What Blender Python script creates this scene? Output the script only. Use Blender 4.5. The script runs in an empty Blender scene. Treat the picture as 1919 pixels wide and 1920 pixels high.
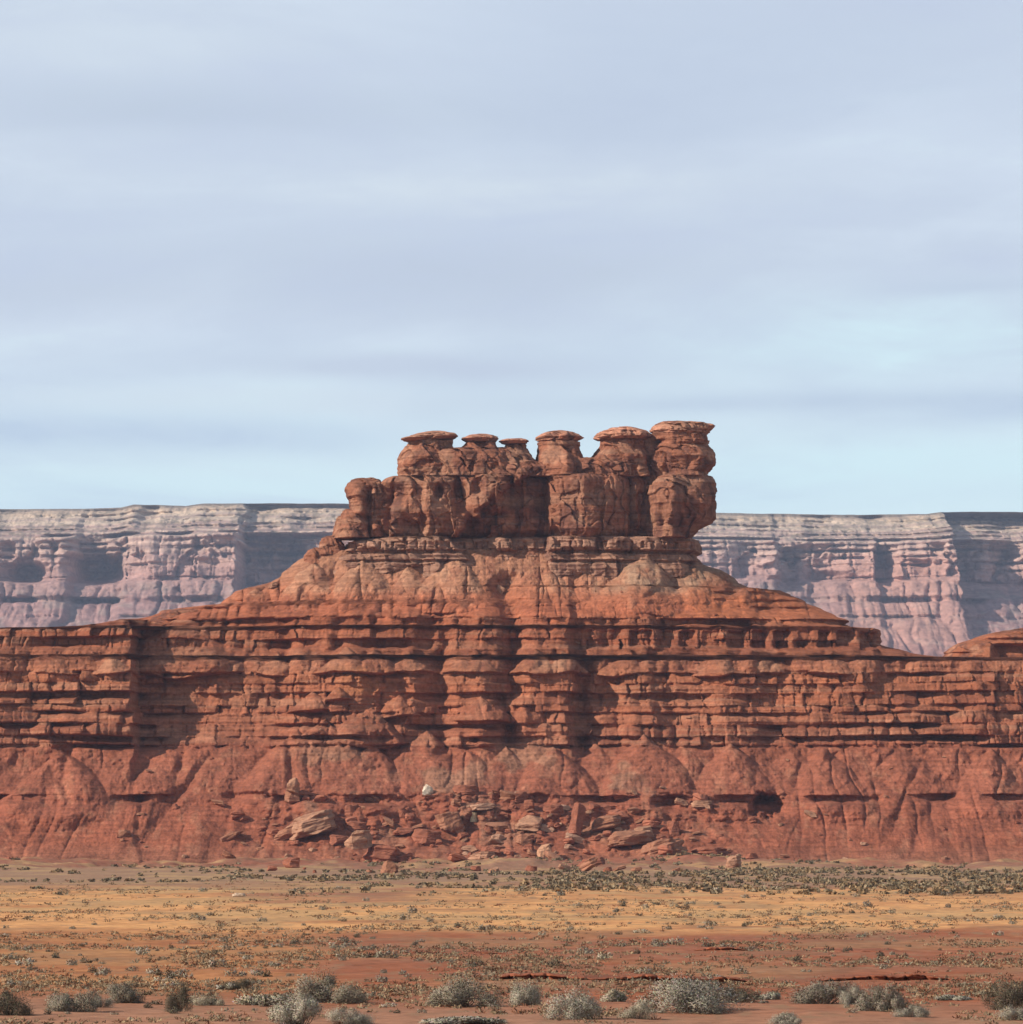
import bpy, math
import numpy as np
from mathutils import Vector, Euler

S = bpy.context.scene
COL = S.collection
R = math.radians

# ------------------------------------------------------------------ camera, sky, sun, exposure
F = 9129.0            # focal length in photograph pixels (1919 px wide)
H = 4.4               # eye height above the flat
VH = 1572.0           # photograph row of the horizon
cam_d = bpy.data.cameras.new('camera')
cam = bpy.data.objects.new('camera', cam_d)
COL.objects.link(cam)
cam.location = (0, 0, H)
cam.rotation_euler = (R(90), 0, 0)
cam_d.sensor_width = 36
cam_d.sensor_fit = 'HORIZONTAL'
cam_d.lens = 36 * F / 1919.0
cam_d.shift_y = (VH - 960) / 1920.0
cam_d.clip_start = 1.0
cam_d.clip_end = 40000
S.camera = cam

SUN_DIR = Vector((-0.79, -0.29, 0.54)).normalized()
sun_d = bpy.data.lights.new('sun', 'SUN')
sun_d.energy = 5.0
sun_d.angle = R(0.5)
sun_d.color = (1.0, 0.93, 0.83)
sun = bpy.data.objects.new('sun', sun_d)
COL.objects.link(sun)
sun.rotation_euler = SUN_DIR.to_track_quat('Z', 'Y').to_euler()
SUN_EL = math.asin(SUN_DIR.z)
SUN_AZ = math.atan2(SUN_DIR.x, SUN_DIR.y)

S.view_settings.view_transform = 'Standard'
S.view_settings.look = 'None'
S.view_settings.exposure = 0.18
S.view_settings.gamma = 1.0
S.cycles.max_bounces = 6
S.cycles.diffuse_bounces = 3
S.cycles.volume_bounces = 0
S.cycles.use_denoising = True


def node(nt, kind, **kw):
    n = nt.nodes.new(kind)
    for k, v in kw.items():
        if k.startswith('i_'):
            n.inputs[k[2:]].default_value = v
        else:
            setattr(n, k, v)
    return n


def math_node(nt, op, a, b=None, clamp=False):
    n = nt.nodes.new('ShaderNodeMath')
    n.operation = op
    n.use_clamp = clamp
    for i, v in enumerate((a, b)):
        if v is None:
            continue
        if hasattr(v, 'links'):
            nt.links.new(v, n.inputs[i])
        else:
            n.inputs[i].default_value = v
    return n.outputs[0]


def mix_col(nt, fac, a, b, blend='MIX'):
    n = nt.nodes.new('ShaderNodeMix')
    n.data_type = 'RGBA'
    n.blend_type = blend
    n.clamp_factor = True
    for i, v in ((0, fac), (6, a), (7, b)):
        if hasattr(v, 'links'):
            nt.links.new(v, n.inputs[i])
        elif i == 0:
            n.inputs[0].default_value = v
        else:
            n.inputs[i].default_value = (*v, 1)
    return n.outputs[2]


def ramp(nt, fac, stops, interp='LINEAR'):
    n = nt.nodes.new('ShaderNodeValToRGB')
    n.color_ramp.interpolation = interp
    el = n.color_ramp.elements
    while len(el) > len(stops):
        el.remove(el[-1])
    while len(el) < len(stops):
        el.new(0.5)
    for e, (p, c) in zip(el, stops):
        e.position = p
        e.color = (*c, 1) if len(c) == 3 else c
    nt.links.new(fac, n.inputs[0])
    return n.outputs[0]


W = bpy.data.worlds.new('World')
S.world = W
W.use_nodes = True
nt = W.node_tree
nt.nodes.clear()
out = node(nt, 'ShaderNodeOutputWorld')
bg = node(nt, 'ShaderNodeBackground')
bg.inputs['Strength'].default_value = 0.1
nt.links.new(bg.outputs[0], out.inputs['Surface'])
sky = node(nt, 'ShaderNodeTexSky', sky_type='NISHITA', sun_disc=False,
           sun_elevation=SUN_EL, sun_rotation=SUN_AZ, altitude=1400.0,
           air_density=1.0, dust_density=0.6, ozone_density=1.2)
tc = node(nt, 'ShaderNodeTexCoord')
sep = node(nt, 'ShaderNodeSeparateXYZ')
nt.links.new(tc.outputs['Generated'], sep.inputs[0])
dz = sep.outputs['Z']


def sky_noise(scale, rot, detail, rough, loc=(0, 0, 0), dist=0.0):
    mp = node(nt, 'ShaderNodeMapping')
    mp.inputs['Scale'].default_value = scale
    mp.inputs['Rotation'].default_value = (0, R(rot), 0)
    mp.inputs['Location'].default_value = loc
    nt.links.new(tc.outputs['Generated'], mp.inputs[0])
    n = node(nt, 'ShaderNodeTexNoise')
    n.inputs['Scale'].default_value = 1
    n.inputs['Detail'].default_value = detail
    n.inputs['Roughness'].default_value = rough
    n.inputs['Distortion'].default_value = dist
    nt.links.new(mp.outputs[0], n.inputs['Vector'])
    return n.outputs['Fac']


n_band = sky_noise((9.0, 9.0, 36.0), 6, 6, 0.58, (3.1, 0.4, 1.75), 0.6)
n_soft = sky_noise((6.0, 6.0, 17.0), -6, 5, 0.55, (7.7, 2.0, 5.3), 0.7)
n_wisp = sky_noise((34.0, 34.0, 110.0), 9, 6, 0.65, (1.2, 9.0, 4.1), 0.6)
# clear sky between the cloud sheets: the physical sky, paled towards the horizon
clear = mix_col(nt, ramp(nt, dz, [(0.0, (0.92,) * 3), (0.17, (0.72,) * 3), (0.5, (0.12,) * 3), (1.0, (0.0,) * 3)]),
                sky.outputs[0], (7.1, 8.8, 9.5))
# cloud sheet colour: pale bluish white where thin, lavender grey where thick
thick = math_node(nt, 'ADD', math_node(nt, 'MULTIPLY', n_band, 0.8), math_node(nt, 'SUBTRACT', math_node(nt, 'MULTIPLY', n_soft, 0.85), 0.29))
thick = math_node(nt, 'ADD', thick, math_node(nt, 'MULTIPLY', math_node(nt, 'SUBTRACT', n_wisp, 0.5), 0.22))
thick = math_node(nt, 'ADD', thick, math_node(nt, 'SUBTRACT', ramp(nt, dz, [(0.0, (0.04,) * 3), (0.068, (0.05,) * 3), (0.095, (0.09,) * 3), (0.117, (0.16,) * 3), (0.130, (0.11,) * 3), (0.137, (0.045,) * 3), (0.146, (0.12,) * 3), (0.158, (0.18,) * 3), (0.19, (0.19,) * 3), (1.0, (0.15,) * 3)]), 0.1))
cloud = ramp(nt, thick, [(0.34, (0.67, 0.76, 0.85)), (0.48, (0.605, 0.67, 0.80)), (0.62, (0.555, 0.62, 0.755)), (0.82, (0.515, 0.578, 0.735))])
cloud = mix_col(nt, 1.0, cloud, (10.0, 10.0, 10.0), 'MULTIPLY')
cover = math_node(nt, 'MULTIPLY',
                  ramp(nt, thick, [(0.30, (0.45,) * 3), (0.44, (0.92,) * 3), (0.7, (1.0,) * 3)]),
                  ramp(nt, dz, [(0.0, (0.05,) * 3), (0.065, (0.12,) * 3), (0.105, (0.95,) * 3), (0.19, (1.0,) * 3), (0.30, (0.35,) * 3), (1.0, (0.08,) * 3)]))
# the lowest band keeps faint bluish streaks
streak = ramp(nt, n_band, [(0.48, (0.0,) * 3), (0.66, (0.6,) * 3)])
low = mix_col(nt, streak, clear, (5.1, 6.3, 8.0))
sky_col = mix_col(nt, cover, low, cloud)
az = math_node(nt, 'DIVIDE', sep.outputs['X'], math_node(nt, 'MAXIMUM', sep.outputs['Y'], 0.05))
ahead = math_node(nt, 'GREATER_THAN', sep.outputs['Y'], 0.05)


def cloud_patch(base, u, v, ru, rv, col, amount):
    """one particular cloud or gap: a ragged patch of sky in a given direction"""
    a = math_node(nt, 'MULTIPLY', math_node(nt, 'SUBTRACT', az, (u - 959.5) / F), F / ru)
    e = math_node(nt, 'MULTIPLY', math_node(nt, 'SUBTRACT', dz, (VH - v) / F), F / rv)
    e = math_node(nt, 'ADD', e, math_node(nt, 'MULTIPLY', math_node(nt, 'SUBTRACT', n_soft, 0.5), 3.0))
    d = math_node(nt, 'ADD', math_node(nt, 'MULTIPLY', a, a), math_node(nt, 'MULTIPLY', e, e))
    d = math_node(nt, 'ADD', d, math_node(nt, 'MULTIPLY', math_node(nt, 'SUBTRACT', n_wisp, 0.5), 2.0))
    d = math_node(nt, 'ADD', d, math_node(nt, 'MULTIPLY', math_node(nt, 'SUBTRACT', n_band, 0.5), 3.0))
    m = math_node(nt, 'EXPONENT', math_node(nt, 'MULTIPLY', d, -1.0), clamp=True)
    m = math_node(nt, 'MULTIPLY', math_node(nt, 'MULTIPLY', m, amount), ahead, clamp=True)
    return mix_col(nt, m, base, col)


LAV = (4.7, 5.4, 6.9)
WHI = (6.4, 7.1, 8.0)
CYA = (6.5, 8.3, 9.0)
for args in [(150, 90, 420, 80, WHI, 0.45), (1450, 130, 620, 170, LAV, 0.55), (330, 215, 460, 46, (4.6, 5.3, 6.4), 0.5), (1000, 350, 520, 48, WHI, 0.75), (100, 310, 260, 50, WHI, 0.3),
             (820, 505, 560, 70, (4.7, 5.3, 6.5), 0.45), (120, 560, 300, 40, (4.9, 5.4, 6.6), 0.3), (1720, 640, 420, 80, CYA, 0.8), (1850, 548, 170, 16, LAV, 0.5), (760, 690, 420, 24, (4.7, 5.2, 6.7), 0.5),
             (500, 755, 600, 26, WHI, 0.4), (180, 825, 460, 36, (4.6, 5.6, 7.3), 0.75), (1560, 757, 560, 18, (4.6, 5.5, 7.0), 0.6), (1880, 775, 150, 26, (4.5, 5.4, 7.1), 0.6), (1650, 880, 620, 60, CYA, 0.9), (350, 915, 560, 26, CYA, 0.5)]:
    sky_col = cloud_patch(sky_col, *args)
nt.links.new(mix_col(nt, 1.0, sky_col, (0.965, 0.985, 0.965), 'MULTIPLY'), bg.inputs['Color'])


# ------------------------------------------------------------------ noise helpers (numpy)
def _hash(ix, iy, iz, seed):
    h = (ix.astype(np.uint32) * np.uint32(374761393) + iy.astype(np.uint32) * np.uint32(668265263)
         + iz.astype(np.uint32) * np.uint32(2246822519) + np.uint32((seed * 3266489917) & 0xffffffff))
    h ^= h >> np.uint32(15)
    h *= np.uint32(2246822519)
    h ^= h >> np.uint32(13)
    h *= np.uint32(3266489917)
    h ^= h >> np.uint32(16)
    return h.astype(np.float32) / np.float32(4294967296.0)


def vnoise(x, y=None, z=None, seed=0):
    """smooth value noise in -1..1"""
    x = np.asarray(x, np.float32)
    y = np.zeros_like(x) if y is None else np.asarray(y, np.float32)
    x, y = np.broadcast_arrays(x, y)
    two = z is None
    z = np.zeros_like(x) if two else np.broadcast_to(np.asarray(z, np.float32), x.shape)
    xi, yi, zi = np.floor(x), np.floor(y), np.floor(z)
    fx, fy, fz = x - xi, y - yi, z - zi
    xi, yi, zi = xi.astype(np.int64), yi.astype(np.int64), zi.astype(np.int64)
    ux, uy, uz = (f * f * f * (f * (f * 6 - 15) + 10) for f in (fx, fy, fz))

    def plane(k):
        a = _hash(xi, yi, zi + k, seed)
        b = _hash(xi + 1, yi, zi + k, seed)
        c = _hash(xi, yi + 1, zi + k, seed)
        d = _hash(xi + 1, yi + 1, zi + k, seed)
        return (a * (1 - ux) + b * ux) * (1 - uy) + (c * (1 - ux) + d * ux) * uy
    v = plane(0) if two else plane(0) * (1 - uz) + plane(1) * uz
    return v * 2 - 1


def fbm(x, y=None, z=None, o=4, seed=0, gain=0.5):
    t, a, n = 0, 1.0, 0.0
    f = 1.0
    for k in range(o):
        t = t + a * vnoise(x * f, None if y is None else y * f, None if z is None else z * f, seed + 17 * k)
        n += a
        a *= gain
        f *= 2.03
    return t / n


def joints(x, w, row, seed):
    """1-D jittered cells of width w along x, different in each row: (random value per cell, distance to cell edge)"""
    s = np.asarray(x, np.float64) / w
    c = np.floor(s)
    best = np.full(s.shape, 9.0)
    second = np.full(s.shape, 9.0)
    rid = np.zeros(s.shape)
    row = np.broadcast_to(np.asarray(row), s.shape).astype(np.int64)
    zero = np.zeros_like(row)
    for k in (-1, 0, 1):
        ci = (c + k).astype(np.int64)
        p = ci + 0.5 + 0.8 * (_hash(ci, row, zero, seed) - 0.5)
        d = np.abs(s - p)
        near = d < best
        second = np.where(near, best, np.minimum(second, d))
        rid = np.where(near, _hash(ci, row, zero + 5, seed + 3), rid)
        best = np.where(near, d, best)
    return rid, (second - best) * 0.5 * w


def facet(x, w, row, seed):
    """each joint block's face turned a little left or right: signed offset across the block"""
    s = np.asarray(x, np.float64) / w
    c = np.floor(s)
    best = np.full(s.shape, 9.0)
    rel = np.zeros(s.shape)
    turn = np.zeros(s.shape)
    row = np.broadcast_to(np.asarray(row), s.shape).astype(np.int64)
    zero = np.zeros_like(row)
    for k in (-1, 0, 1):
        ci = (c + k).astype(np.int64)
        p = ci + 0.5 + 0.8 * (_hash(ci, row, zero, seed) - 0.5)
        near = np.abs(s - p) < best
        best = np.where(near, np.abs(s - p), best)
        rel = np.where(near, s - p, rel)
        turn = np.where(near, _hash(ci, row, zero + 9, seed + 7) - 0.5, turn)
    return rel * turn * w


def cells(x, y, seed):
    """2-D jittered cells: (random per cell, edge distance in cells)"""
    cx, cy = np.floor(x), np.floor(y)
    b = np.full(x.shape, 9.0)
    s = np.full(x.shape, 9.0)
    rid = np.zeros(x.shape)
    z0 = np.zeros(x.shape, np.int64)
    for i in (-1, 0, 1):
        for j in (-1, 0, 1):
            a, c = (cx + i).astype(np.int64), (cy + j).astype(np.int64)
            px = a + 0.15 + 0.7 * _hash(a, c, z0, seed)
            py = c + 0.15 + 0.7 * _hash(a, c, z0 + 1, seed)
            d = np.maximum(np.abs(x - px), np.abs(y - py)) * 0.6 + 0.4 * np.hypot(x - px, y - py)
            near = d < b
            s = np.where(near, b, np.minimum(s, d))
            rid = np.where(near, _hash(a, c, z0 + 2, seed), rid)
            b = np.where(near, d, b)
    return rid, s - b


def sm(x, a, b):
    t = np.clip((np.asarray(x, np.float64) - a) / (b - a), 0, 1)
    return t * t * (3 - 2 * t)


def bump(x, a, b, e):
    return sm(x, a - e, a + e) * (1 - sm(x, b - e, b + e))


def tab(v, pts):
    p = sorted(pts)
    return np.interp(v, [q[0] for q in p], [q[1] for q in p])


def tabc(v, pts):
    p = sorted(pts)
    return np.stack([np.interp(v, [q[0] for q in p], [q[1][k] for q in p]) for k in range(3)], -1)


def lerpc(a, b, t):
    return a * (1 - t[..., None]) + np.asarray(b) * t[..., None]


# ------------------------------------------------------------------ object helpers
def tag(o, label=None, cat=None, group=None, kind=None):
    if label:
        o['label'] = label
    if cat:
        o['category'] = cat
    if group:
        o['group'] = group
    if kind:
        o['kind'] = kind
    return o


def empty(name, loc, label, cat, group=None):
    o = bpy.data.objects.new(name, None)
    o.location = loc
    o.empty_display_size = 0.5
    COL.objects.link(o)
    return tag(o, label, cat, group)


def mesh_from(name, verts, quads=None, tris=None, col=None, smooth=True, mat=None):
    me = bpy.data.meshes.new(name)
    verts = np.ascontiguousarray(verts, np.float32)
    me.vertices.add(len(verts))
    me.vertices.foreach_set('co', verts.ravel())
    nq = 0 if quads is None else len(quads)
    nt_ = 0 if tris is None else len(tris)
    idx = []
    if nq:
        idx.append(np.asarray(quads, np.int32).ravel())
    if nt_:
        idx.append(np.asarray(tris, np.int32).ravel())
    idx = np.concatenate(idx)
    me.loops.add(len(idx))
    me.loops.foreach_set('vertex_index', idx)
    me.polygons.add(nq + nt_)
    starts = np.concatenate([np.arange(nq) * 4, nq * 4 + np.arange(nt_) * 3]).astype(np.int32)
    me.polygons.foreach_set('loop_start', starts)
    me.polygons.foreach_set('use_smooth', np.full(nq + nt_, smooth, bool))
    if col is not None:
        at = me.attributes.new('tint', 'FLOAT_COLOR', 'POINT')
        c = np.ones((len(verts), 4), np.float32)
        c[:, :3] = col
        at.data.foreach_set('color', c.ravel())
    me.update(calc_edges=True)
    me.validate()
    if mat:
        me.materials.append(mat)
    return me


def link(name, me, parent=None, loc=None):
    o = bpy.data.objects.new(name, me)
    COL.objects.link(o)
    if parent:
        o.parent = parent
    if loc is not None:
        o.location = loc
    return o


def soft_normals(me, nrm):
    """leaves of a clump take light together, as a bush does"""
    nrm = nrm / (np.linalg.norm(nrm, axis=1)[:, None] + 1e-9)
    me.polygons.foreach_set('use_smooth', np.ones(len(me.polygons), bool))
    me.normals_split_custom_set_from_vertices(nrm.astype(np.float32))


def ring_faces(rows, cols, closed=True):
    i = np.arange(rows - 1)[:, None]
    j = np.arange(cols if closed else cols - 1)[None, :]
    k = (j + 1) % cols
    q = np.stack([i * cols + j, (i + 1) * cols + j, (i + 1) * cols + k, i * cols + k], -1)
    return q.reshape(-1, 4)


def ux(u, y):
    return (u - 959.5) / F * y


def vz(v, y):
    return H + (VH - v) / F * y


def dup(o, parent=None):
    c = o.copy()
    COL.objects.link(c)
    if parent:
        c.parent = parent
    return c


# ------------------------------------------------------------------ materials
def rock_material(name, scale=1.0, bump_d=0.25, var=0.35, rough=0.95):
    m = bpy.data.materials.new(name)
    m.use_nodes = True
    t = m.node_tree
    p = t.nodes['Principled BSDF']
    p.inputs['Roughness'].default_value = rough
    p.inputs['Specular IOR Level'].default_value = 0.08
    at = node(t, 'ShaderNodeAttribute', attribute_name='tint')
    geo = node(t, 'ShaderNodeTexCoord')
    n1 = node(t, 'ShaderNodeTexNoise')
    n1.inputs['Scale'].default_value = 1.3 * scale
    n1.inputs['Detail'].default_value = 6
    n1.inputs['Roughness'].default_value = 0.62
    t.links.new(geo.outputs['Object'], n1.inputs['Vector'])
    mp = node(t, 'ShaderNodeMapping')
    mp.inputs['Scale'].default_value = (0.12 * scale, 0.12 * scale, 2.2 * scale)
    t.links.new(geo.outputs['Object'], mp.inputs[0])
    n2 = node(t, 'ShaderNodeTexNoise')
    n2.inputs['Scale'].default_value = 1.0
    n2.inputs['Detail'].default_value = 5
    t.links.new(mp.outputs[0], n2.inputs['Vector'])
    f1 = ramp(t, n1.outputs['Fac'], [(0.25, (1 - var,) * 3), (0.5, (1.0,) * 3), (0.75, (1 + var * 0.8,) * 3)])
    f2 = ramp(t, n2.outputs['Fac'], [(0.3, (1 - var * 0.6,) * 3), (0.55, (1.0,) * 3), (0.75, (1 + var * 0.5,) * 3)])
    c = mix_col(t, 1.0, at.outputs['Color'], f1, 'MULTIPLY')
    c = mix_col(t, 1.0, c, f2, 'MULTIPLY')
    t.links.new(c, p.inputs['Base Color'])
    n3 = node(t, 'ShaderNodeTexNoise')
    n3.inputs['Scale'].default_value = 2.6 * scale
    n3.inputs['Detail'].default_value = 5
    n3.inputs['Roughness'].default_value = 0.65
    t.links.new(geo.outputs['Object'], n3.inputs['Vector'])
    b = node(t, 'ShaderNodeBump')
    b.inputs['Strength'].default_value = 0.8
    b.inputs['Distance'].default_value = bump_d
    t.links.new(n3.outputs['Fac'], b.inputs['Height'])
    t.links.new(b.outputs[0], p.inputs['Normal'])
    return m


M_ROCK = rock_material('red_sandstone', 1.0, 0.32, 0.40)
M_BOULDER = rock_material('boulder_sandstone', 2.0, 0.12, 0.30)
M_MESA = rock_material('mesa_rock', 0.09, 3.0, 0.32)

# ------------------------------------------------------------------ ground
rng = np.random.default_rng(7)


def ground_h(x, y):
    x = np.asarray(x, np.float64)
    y = np.asarray(y, np.float64)
    near = sm(y, 60, 120) * (1 - sm(y, 420, 760))
    g = 0.16 * fbm(x / 26.0, y / 30.0, o=3, seed=5) + 0.09 * fbm(x / 6.0, y / 9.0, o=3, seed=9)
    g = g * (0.25 + 0.75 * near)
    g = g + 0.20 * near * vnoise(x / 60.0, y / 55.0, seed=3)
    g = g + 0.035 * fbm(x / 1.2, y / 1.2, o=2, seed=11) * sm(y, 90, 110) * (1 - sm(y, 200, 300))
    g = g + sm(y, 620, 800) * (1 - sm(y, 850, 1000)) * (0.2 + 2.2 * fbm(x / 15.0, y / 50.0, o=5, seed=13, gain=0.55))
    return g


def build_ground():
    ys = np.concatenate([np.linspace(-400, 100, 26)[:-1], np.arange(100, 240, 0.28), np.geomspace(240, 1000, 460),
                         np.geomspace(1010, 12000, 60)])
    s = np.linspace(-1, 1, 641)
    xo = np.array([40, 90, 200, 450, 1000, 2200, 5000, 9000.0])
    Y = ys[:, None]
    inner = s[None, :] * (0.135 * np.maximum(Y, 60) + 3)
    edge = (0.135 * np.maximum(Y, 60) + 3)
    X = np.concatenate([-(edge + xo[::-1][None, :]), inner, edge + xo[None, :]], 1)
    Yg = np.broadcast_to(Y, X.shape)
    Z = ground_h(X, Yg)
    P = np.stack([X, Yg, Z], -1)
    n1 = fbm(X / 14, Yg / 22, o=4, seed=21)
    n2 = fbm(X / 3.5, Yg / 5, o=3, seed=23)
    n3 = vnoise(X / 40, Yg / 60, seed=29)
    yy = Yg * (1 + 0.10 * n1 + 0.05 * n3)
    u = X / np.maximum(Yg, 30) * F + 959.5
    red = np.array((0.275, 0.088, 0.042))
    pink = np.array((0.285, 0.118, 0.068))
    sand = np.array((0.60, 0.295, 0.118))
    orange = np.array((0.40, 0.17, 0.068))
    grey = np.array((0.285, 0.17, 0.105))
    c = np.broadcast_to(red, P.shape).copy()
    c = lerpc(c, pink, np.clip(0.5 + 0.9 * n2, 0, 1) * 0.7)
    # pale dry soil among the nearest bushes
    c = lerpc(c, (0.33, 0.18, 0.11), (1 - sm(yy, 126, 140)) * 0.6)
    # orange sand on the left, yellow sand band further out
    left = (1 - sm(u + 250 * n1, 420, 760)) * sm(yy, 128, 150)
    c = lerpc(c, orange, np.clip(left * (0.75 + 0.6 * n2), 0, 1))
    band = sm(yy, 222, 250) * (1 - sm(yy, 400, 470))
    c = lerpc(c, sand, np.clip(band * (0.95 + 0.5 * n2 - 0.35 * sm(n1, 0.05, 0.4)), 0, 1))
    c = lerpc(c, pink, np.clip(band * bump(u + 120 * n1, 480, 800, 90) * sm(yy, 300, 380) * 0.9, 0, 1))
    far = sm(yy, 380, 500)
    c = lerpc(c, grey, far * (0.85 + 0.15 * n2))
    c = lerpc(c, (0.27, 0.102, 0.06), sm(Yg, 640, 740) * np.clip(0.6 + 0.9 * n1, 0, 1))
    c = lerpc(c, (0.275, 0.098, 0.057), sm(Yg, 740, 800) * 0.85)
    straw = sm(fbm(X / 7, Yg / 16, o=4, seed=33), 0.02, 0.3) * sm(yy, 135, 160)
    c = lerpc(c, (0.42, 0.25, 0.115), straw * (0.25 + 0.4 * sm(yy, 225, 260))[..., ] )
    c = lerpc(c, (0.20, 0.12, 0.07), sm(fbm(X / 5, Yg / 11, o=4, seed=35), 0.1, 0.4) * 0.35 * sm(yy, 135, 160))
    c *= (1 + 0.18 * fbm(X / 0.8, Yg / 1.6, o=3, seed=31))[..., None]
    rows, cols = X.shape
    m = bpy.data.materials.new('desert_soil')
    m.use_nodes = True
    t = m.node_tree
    p = t.nodes['Principled BSDF']
    p.inputs['Roughness'].default_value = 1.0
    p.inputs['Specular IOR Level'].default_value = 0.05
    at = node(t, 'ShaderNodeAttribute', attribute_name='tint')
    geo = node(t, 'ShaderNodeTexCoord')
    n = node(t, 'ShaderNodeTexNoise')
    n.inputs['Scale'].default_value = 1.6
    n.inputs['Detail'].default_value = 7
    n.inputs['Roughness'].default_value = 0.7
    t.links.new(geo.outputs['Object'], n.inputs['Vector'])
    f = ramp(t, n.outputs['Fac'], [(0.3, (0.66,) * 3), (0.5, (1.0,) * 3), (0.7, (1.3,) * 3)])
    c1 = mix_col(t, 1.0, at.outputs['Color'], f, 'MULTIPLY')
    mp = node(t, 'ShaderNodeMapping')
    mp.inputs['Scale'].default_value = (0.9, 0.22, 1)
    t.links.new(geo.outputs['Object'], mp.inputs[0])
    k = node(t, 'ShaderNodeTexNoise')
    k.inputs['Scale'].default_value = 1.0
    k.inputs['Detail'].default_value = 5
    k.inputs['Roughness'].default_value = 0.65
    t.links.new(mp.outputs[0], k.inputs['Vector'])
    g = ramp(t, k.outputs['Fac'], [(0.54, (0.0,) * 3), (0.68, (0.75,) * 3)])
    c2 = mix_col(t, g, c1, (0.25, 0.15, 0.085))
    t.links.new(c2, p.inputs['Base Color'])
    b = node(t, 'ShaderNodeBump')
    b.inputs['Strength'].default_value = 0.6
    b.inputs['Distance'].default_value = 0.08
    t.links.new(n.outputs['Fac'], b.inputs['Height'])
    t.links.new(b.outputs[0], p.inputs['Normal'])
    me = mesh_from('ground', P.reshape(-1, 3), ring_faces(rows, cols, False)[:, ::-1], col=c.reshape(-1, 3), mat=m)
    o = link('ground', me)
    tag(o, 'flat red and orange desert ground in front of the butte', kind='structure')
    return o


build_ground()

# ------------------------------------------------------------------ butte: long ledged body under the tower
YC = 905.0
B_SMOOTH = [(1030, 6.0), (1045, 7.2), (1062, 9.6), (1085, 12.6), (1108, 15.8), (1140, 21.2), (1152, 24.2), (1158, 25.4), (1214, 28.6), (1262, 33.6),
            (1300, 36.0), (1345, 39.0), (1400, 42.6), (1440, 47.0), (1493, 53.5), (1508, 54.6), (1560, 63.5), (1590, 69.5), (1625, 79), (1680, 97)]
RECESS = [(1107, 1112, -0.9), (1121, 1126, -0.8), (1134, 1140, -1.2), (1158, 1171, -2.3), (1197, 1215, -2.7), (1262, 1269, -1.5), (1281, 1285, -0.8), (1299, 1313, -2.5),
          (1323, 1327, -0.7), (1336, 1343, -1.5), (1358, 1367, -2.0), (1381, 1391, -2.3), (1398, 1405, -1.3), (1491, 1506, -2.4)]
XL = [(1030, 606), (1040, 592), (1050, 566), (1070, 540), (1085, 518), (1100, 478), (1110, 437), (1134, 402), (1143, 316), (1150, 290),
      (1165, 242), (1175, 192), (1184, 128), (1187, -60), (1191, -330), (1240, -430), (1400, -520), (1680, -640)]
XR = [(1030, 1296), (1040, 1302), (1060, 1318), (1070, 1350), (1105, 1402), (1109, 1468), (1140, 1530), (1160, 1570), (1180, 1612), (1184, 1654),
      (1213, 1662), (1229, 1705), (1240, 1775), (1244, 2120), (1250, 2360), (1400, 2440), (1680, 2560)]
BUTT = [(-700, 2.0), (-200, 3.5), (0, 4.2), (60, 3.0), (100, 4.4), (228, 5.4), (249, 5.6), (257, -6.0), (330, -5.2), (400, -4.0), (440, -3.8), (520, -2.4), (548, 0.4), (600, 1.6), (660, 3.0), (705, 2.6), (716, 0.6),
        (738, 1.0), (765, 3.0), (800, 0.0), (824, -0.6), (850, 1.4), (905, 2.8), (935, 2.0), (950, 0.6), (966, -0.4), (984, 2.2), (1000, 3.6), (1066, 3.4), (1080, -1.4), (1150, -0.8),
        (1180, 1.2), (1225, 1.6), (1240, -0.2), (1300, 0.2), (1350, 1.2), (1420, 1.4), (1436, 0), (1500, 0.4), (1560, 1.4), (1640, 1.0), (1655, -0.4), (1760, 0.4), (1830, 1.6), (1900, 1.2), (2400, 0.8)]
FANS = [(800, 1372, 1.6), (1372, 1398, 2.0), (1548, 1406, 1.6), (1042, 1404, 1.6), (1212, 1380, 2.0), (612, 1352, 2.2), (700, 1398, 1.6), (1120, 1396, 1.6),
        (880, 1410, 1.0), (392, 1384, 2.6), (478, 1402, 1.2), (120, 1410, 1.0), (1690, 1412, 0.8), (1852, 1406, 1.0), (560, 1372, 1.8), (1290, 1408, 1.0), (945, 1404, 0.9),
        (650, 1216, 2.4), (705, 1222, 1.6), (430, 1236, 1.6), (318, 1226, 2.0), (220, 1230, 1.2), (770, 1226, 1.0), (1010, 1222, 1.2), (1060, 1226, 1.0), (1350, 1226, 1.0), (1440, 1224, 1.0), (1560, 1222, 1.0), (890, 1220, 1.4), (1180, 1222, 1.2), (110, 1228, 0.8), (520, 1226, 1.0),
        (640, 1292, 2.2), (585, 1300, 1.2), (745, 1306, 0.8), (905, 1310, 0.6), (690, 1330, 1.4),
        (850, 1046, 3.6), (1205, 1044, 3.8), (1034, 1074, 1.6), (684, 1052, 2.8), (770, 1066, 1.0), (1300, 1064, 1.8), (585, 1058, 2.0), (470, 1102, 1.4), (1402, 1104, 1.4), (1120, 1092, 0.6), (340, 1140, 1.2)]


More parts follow.
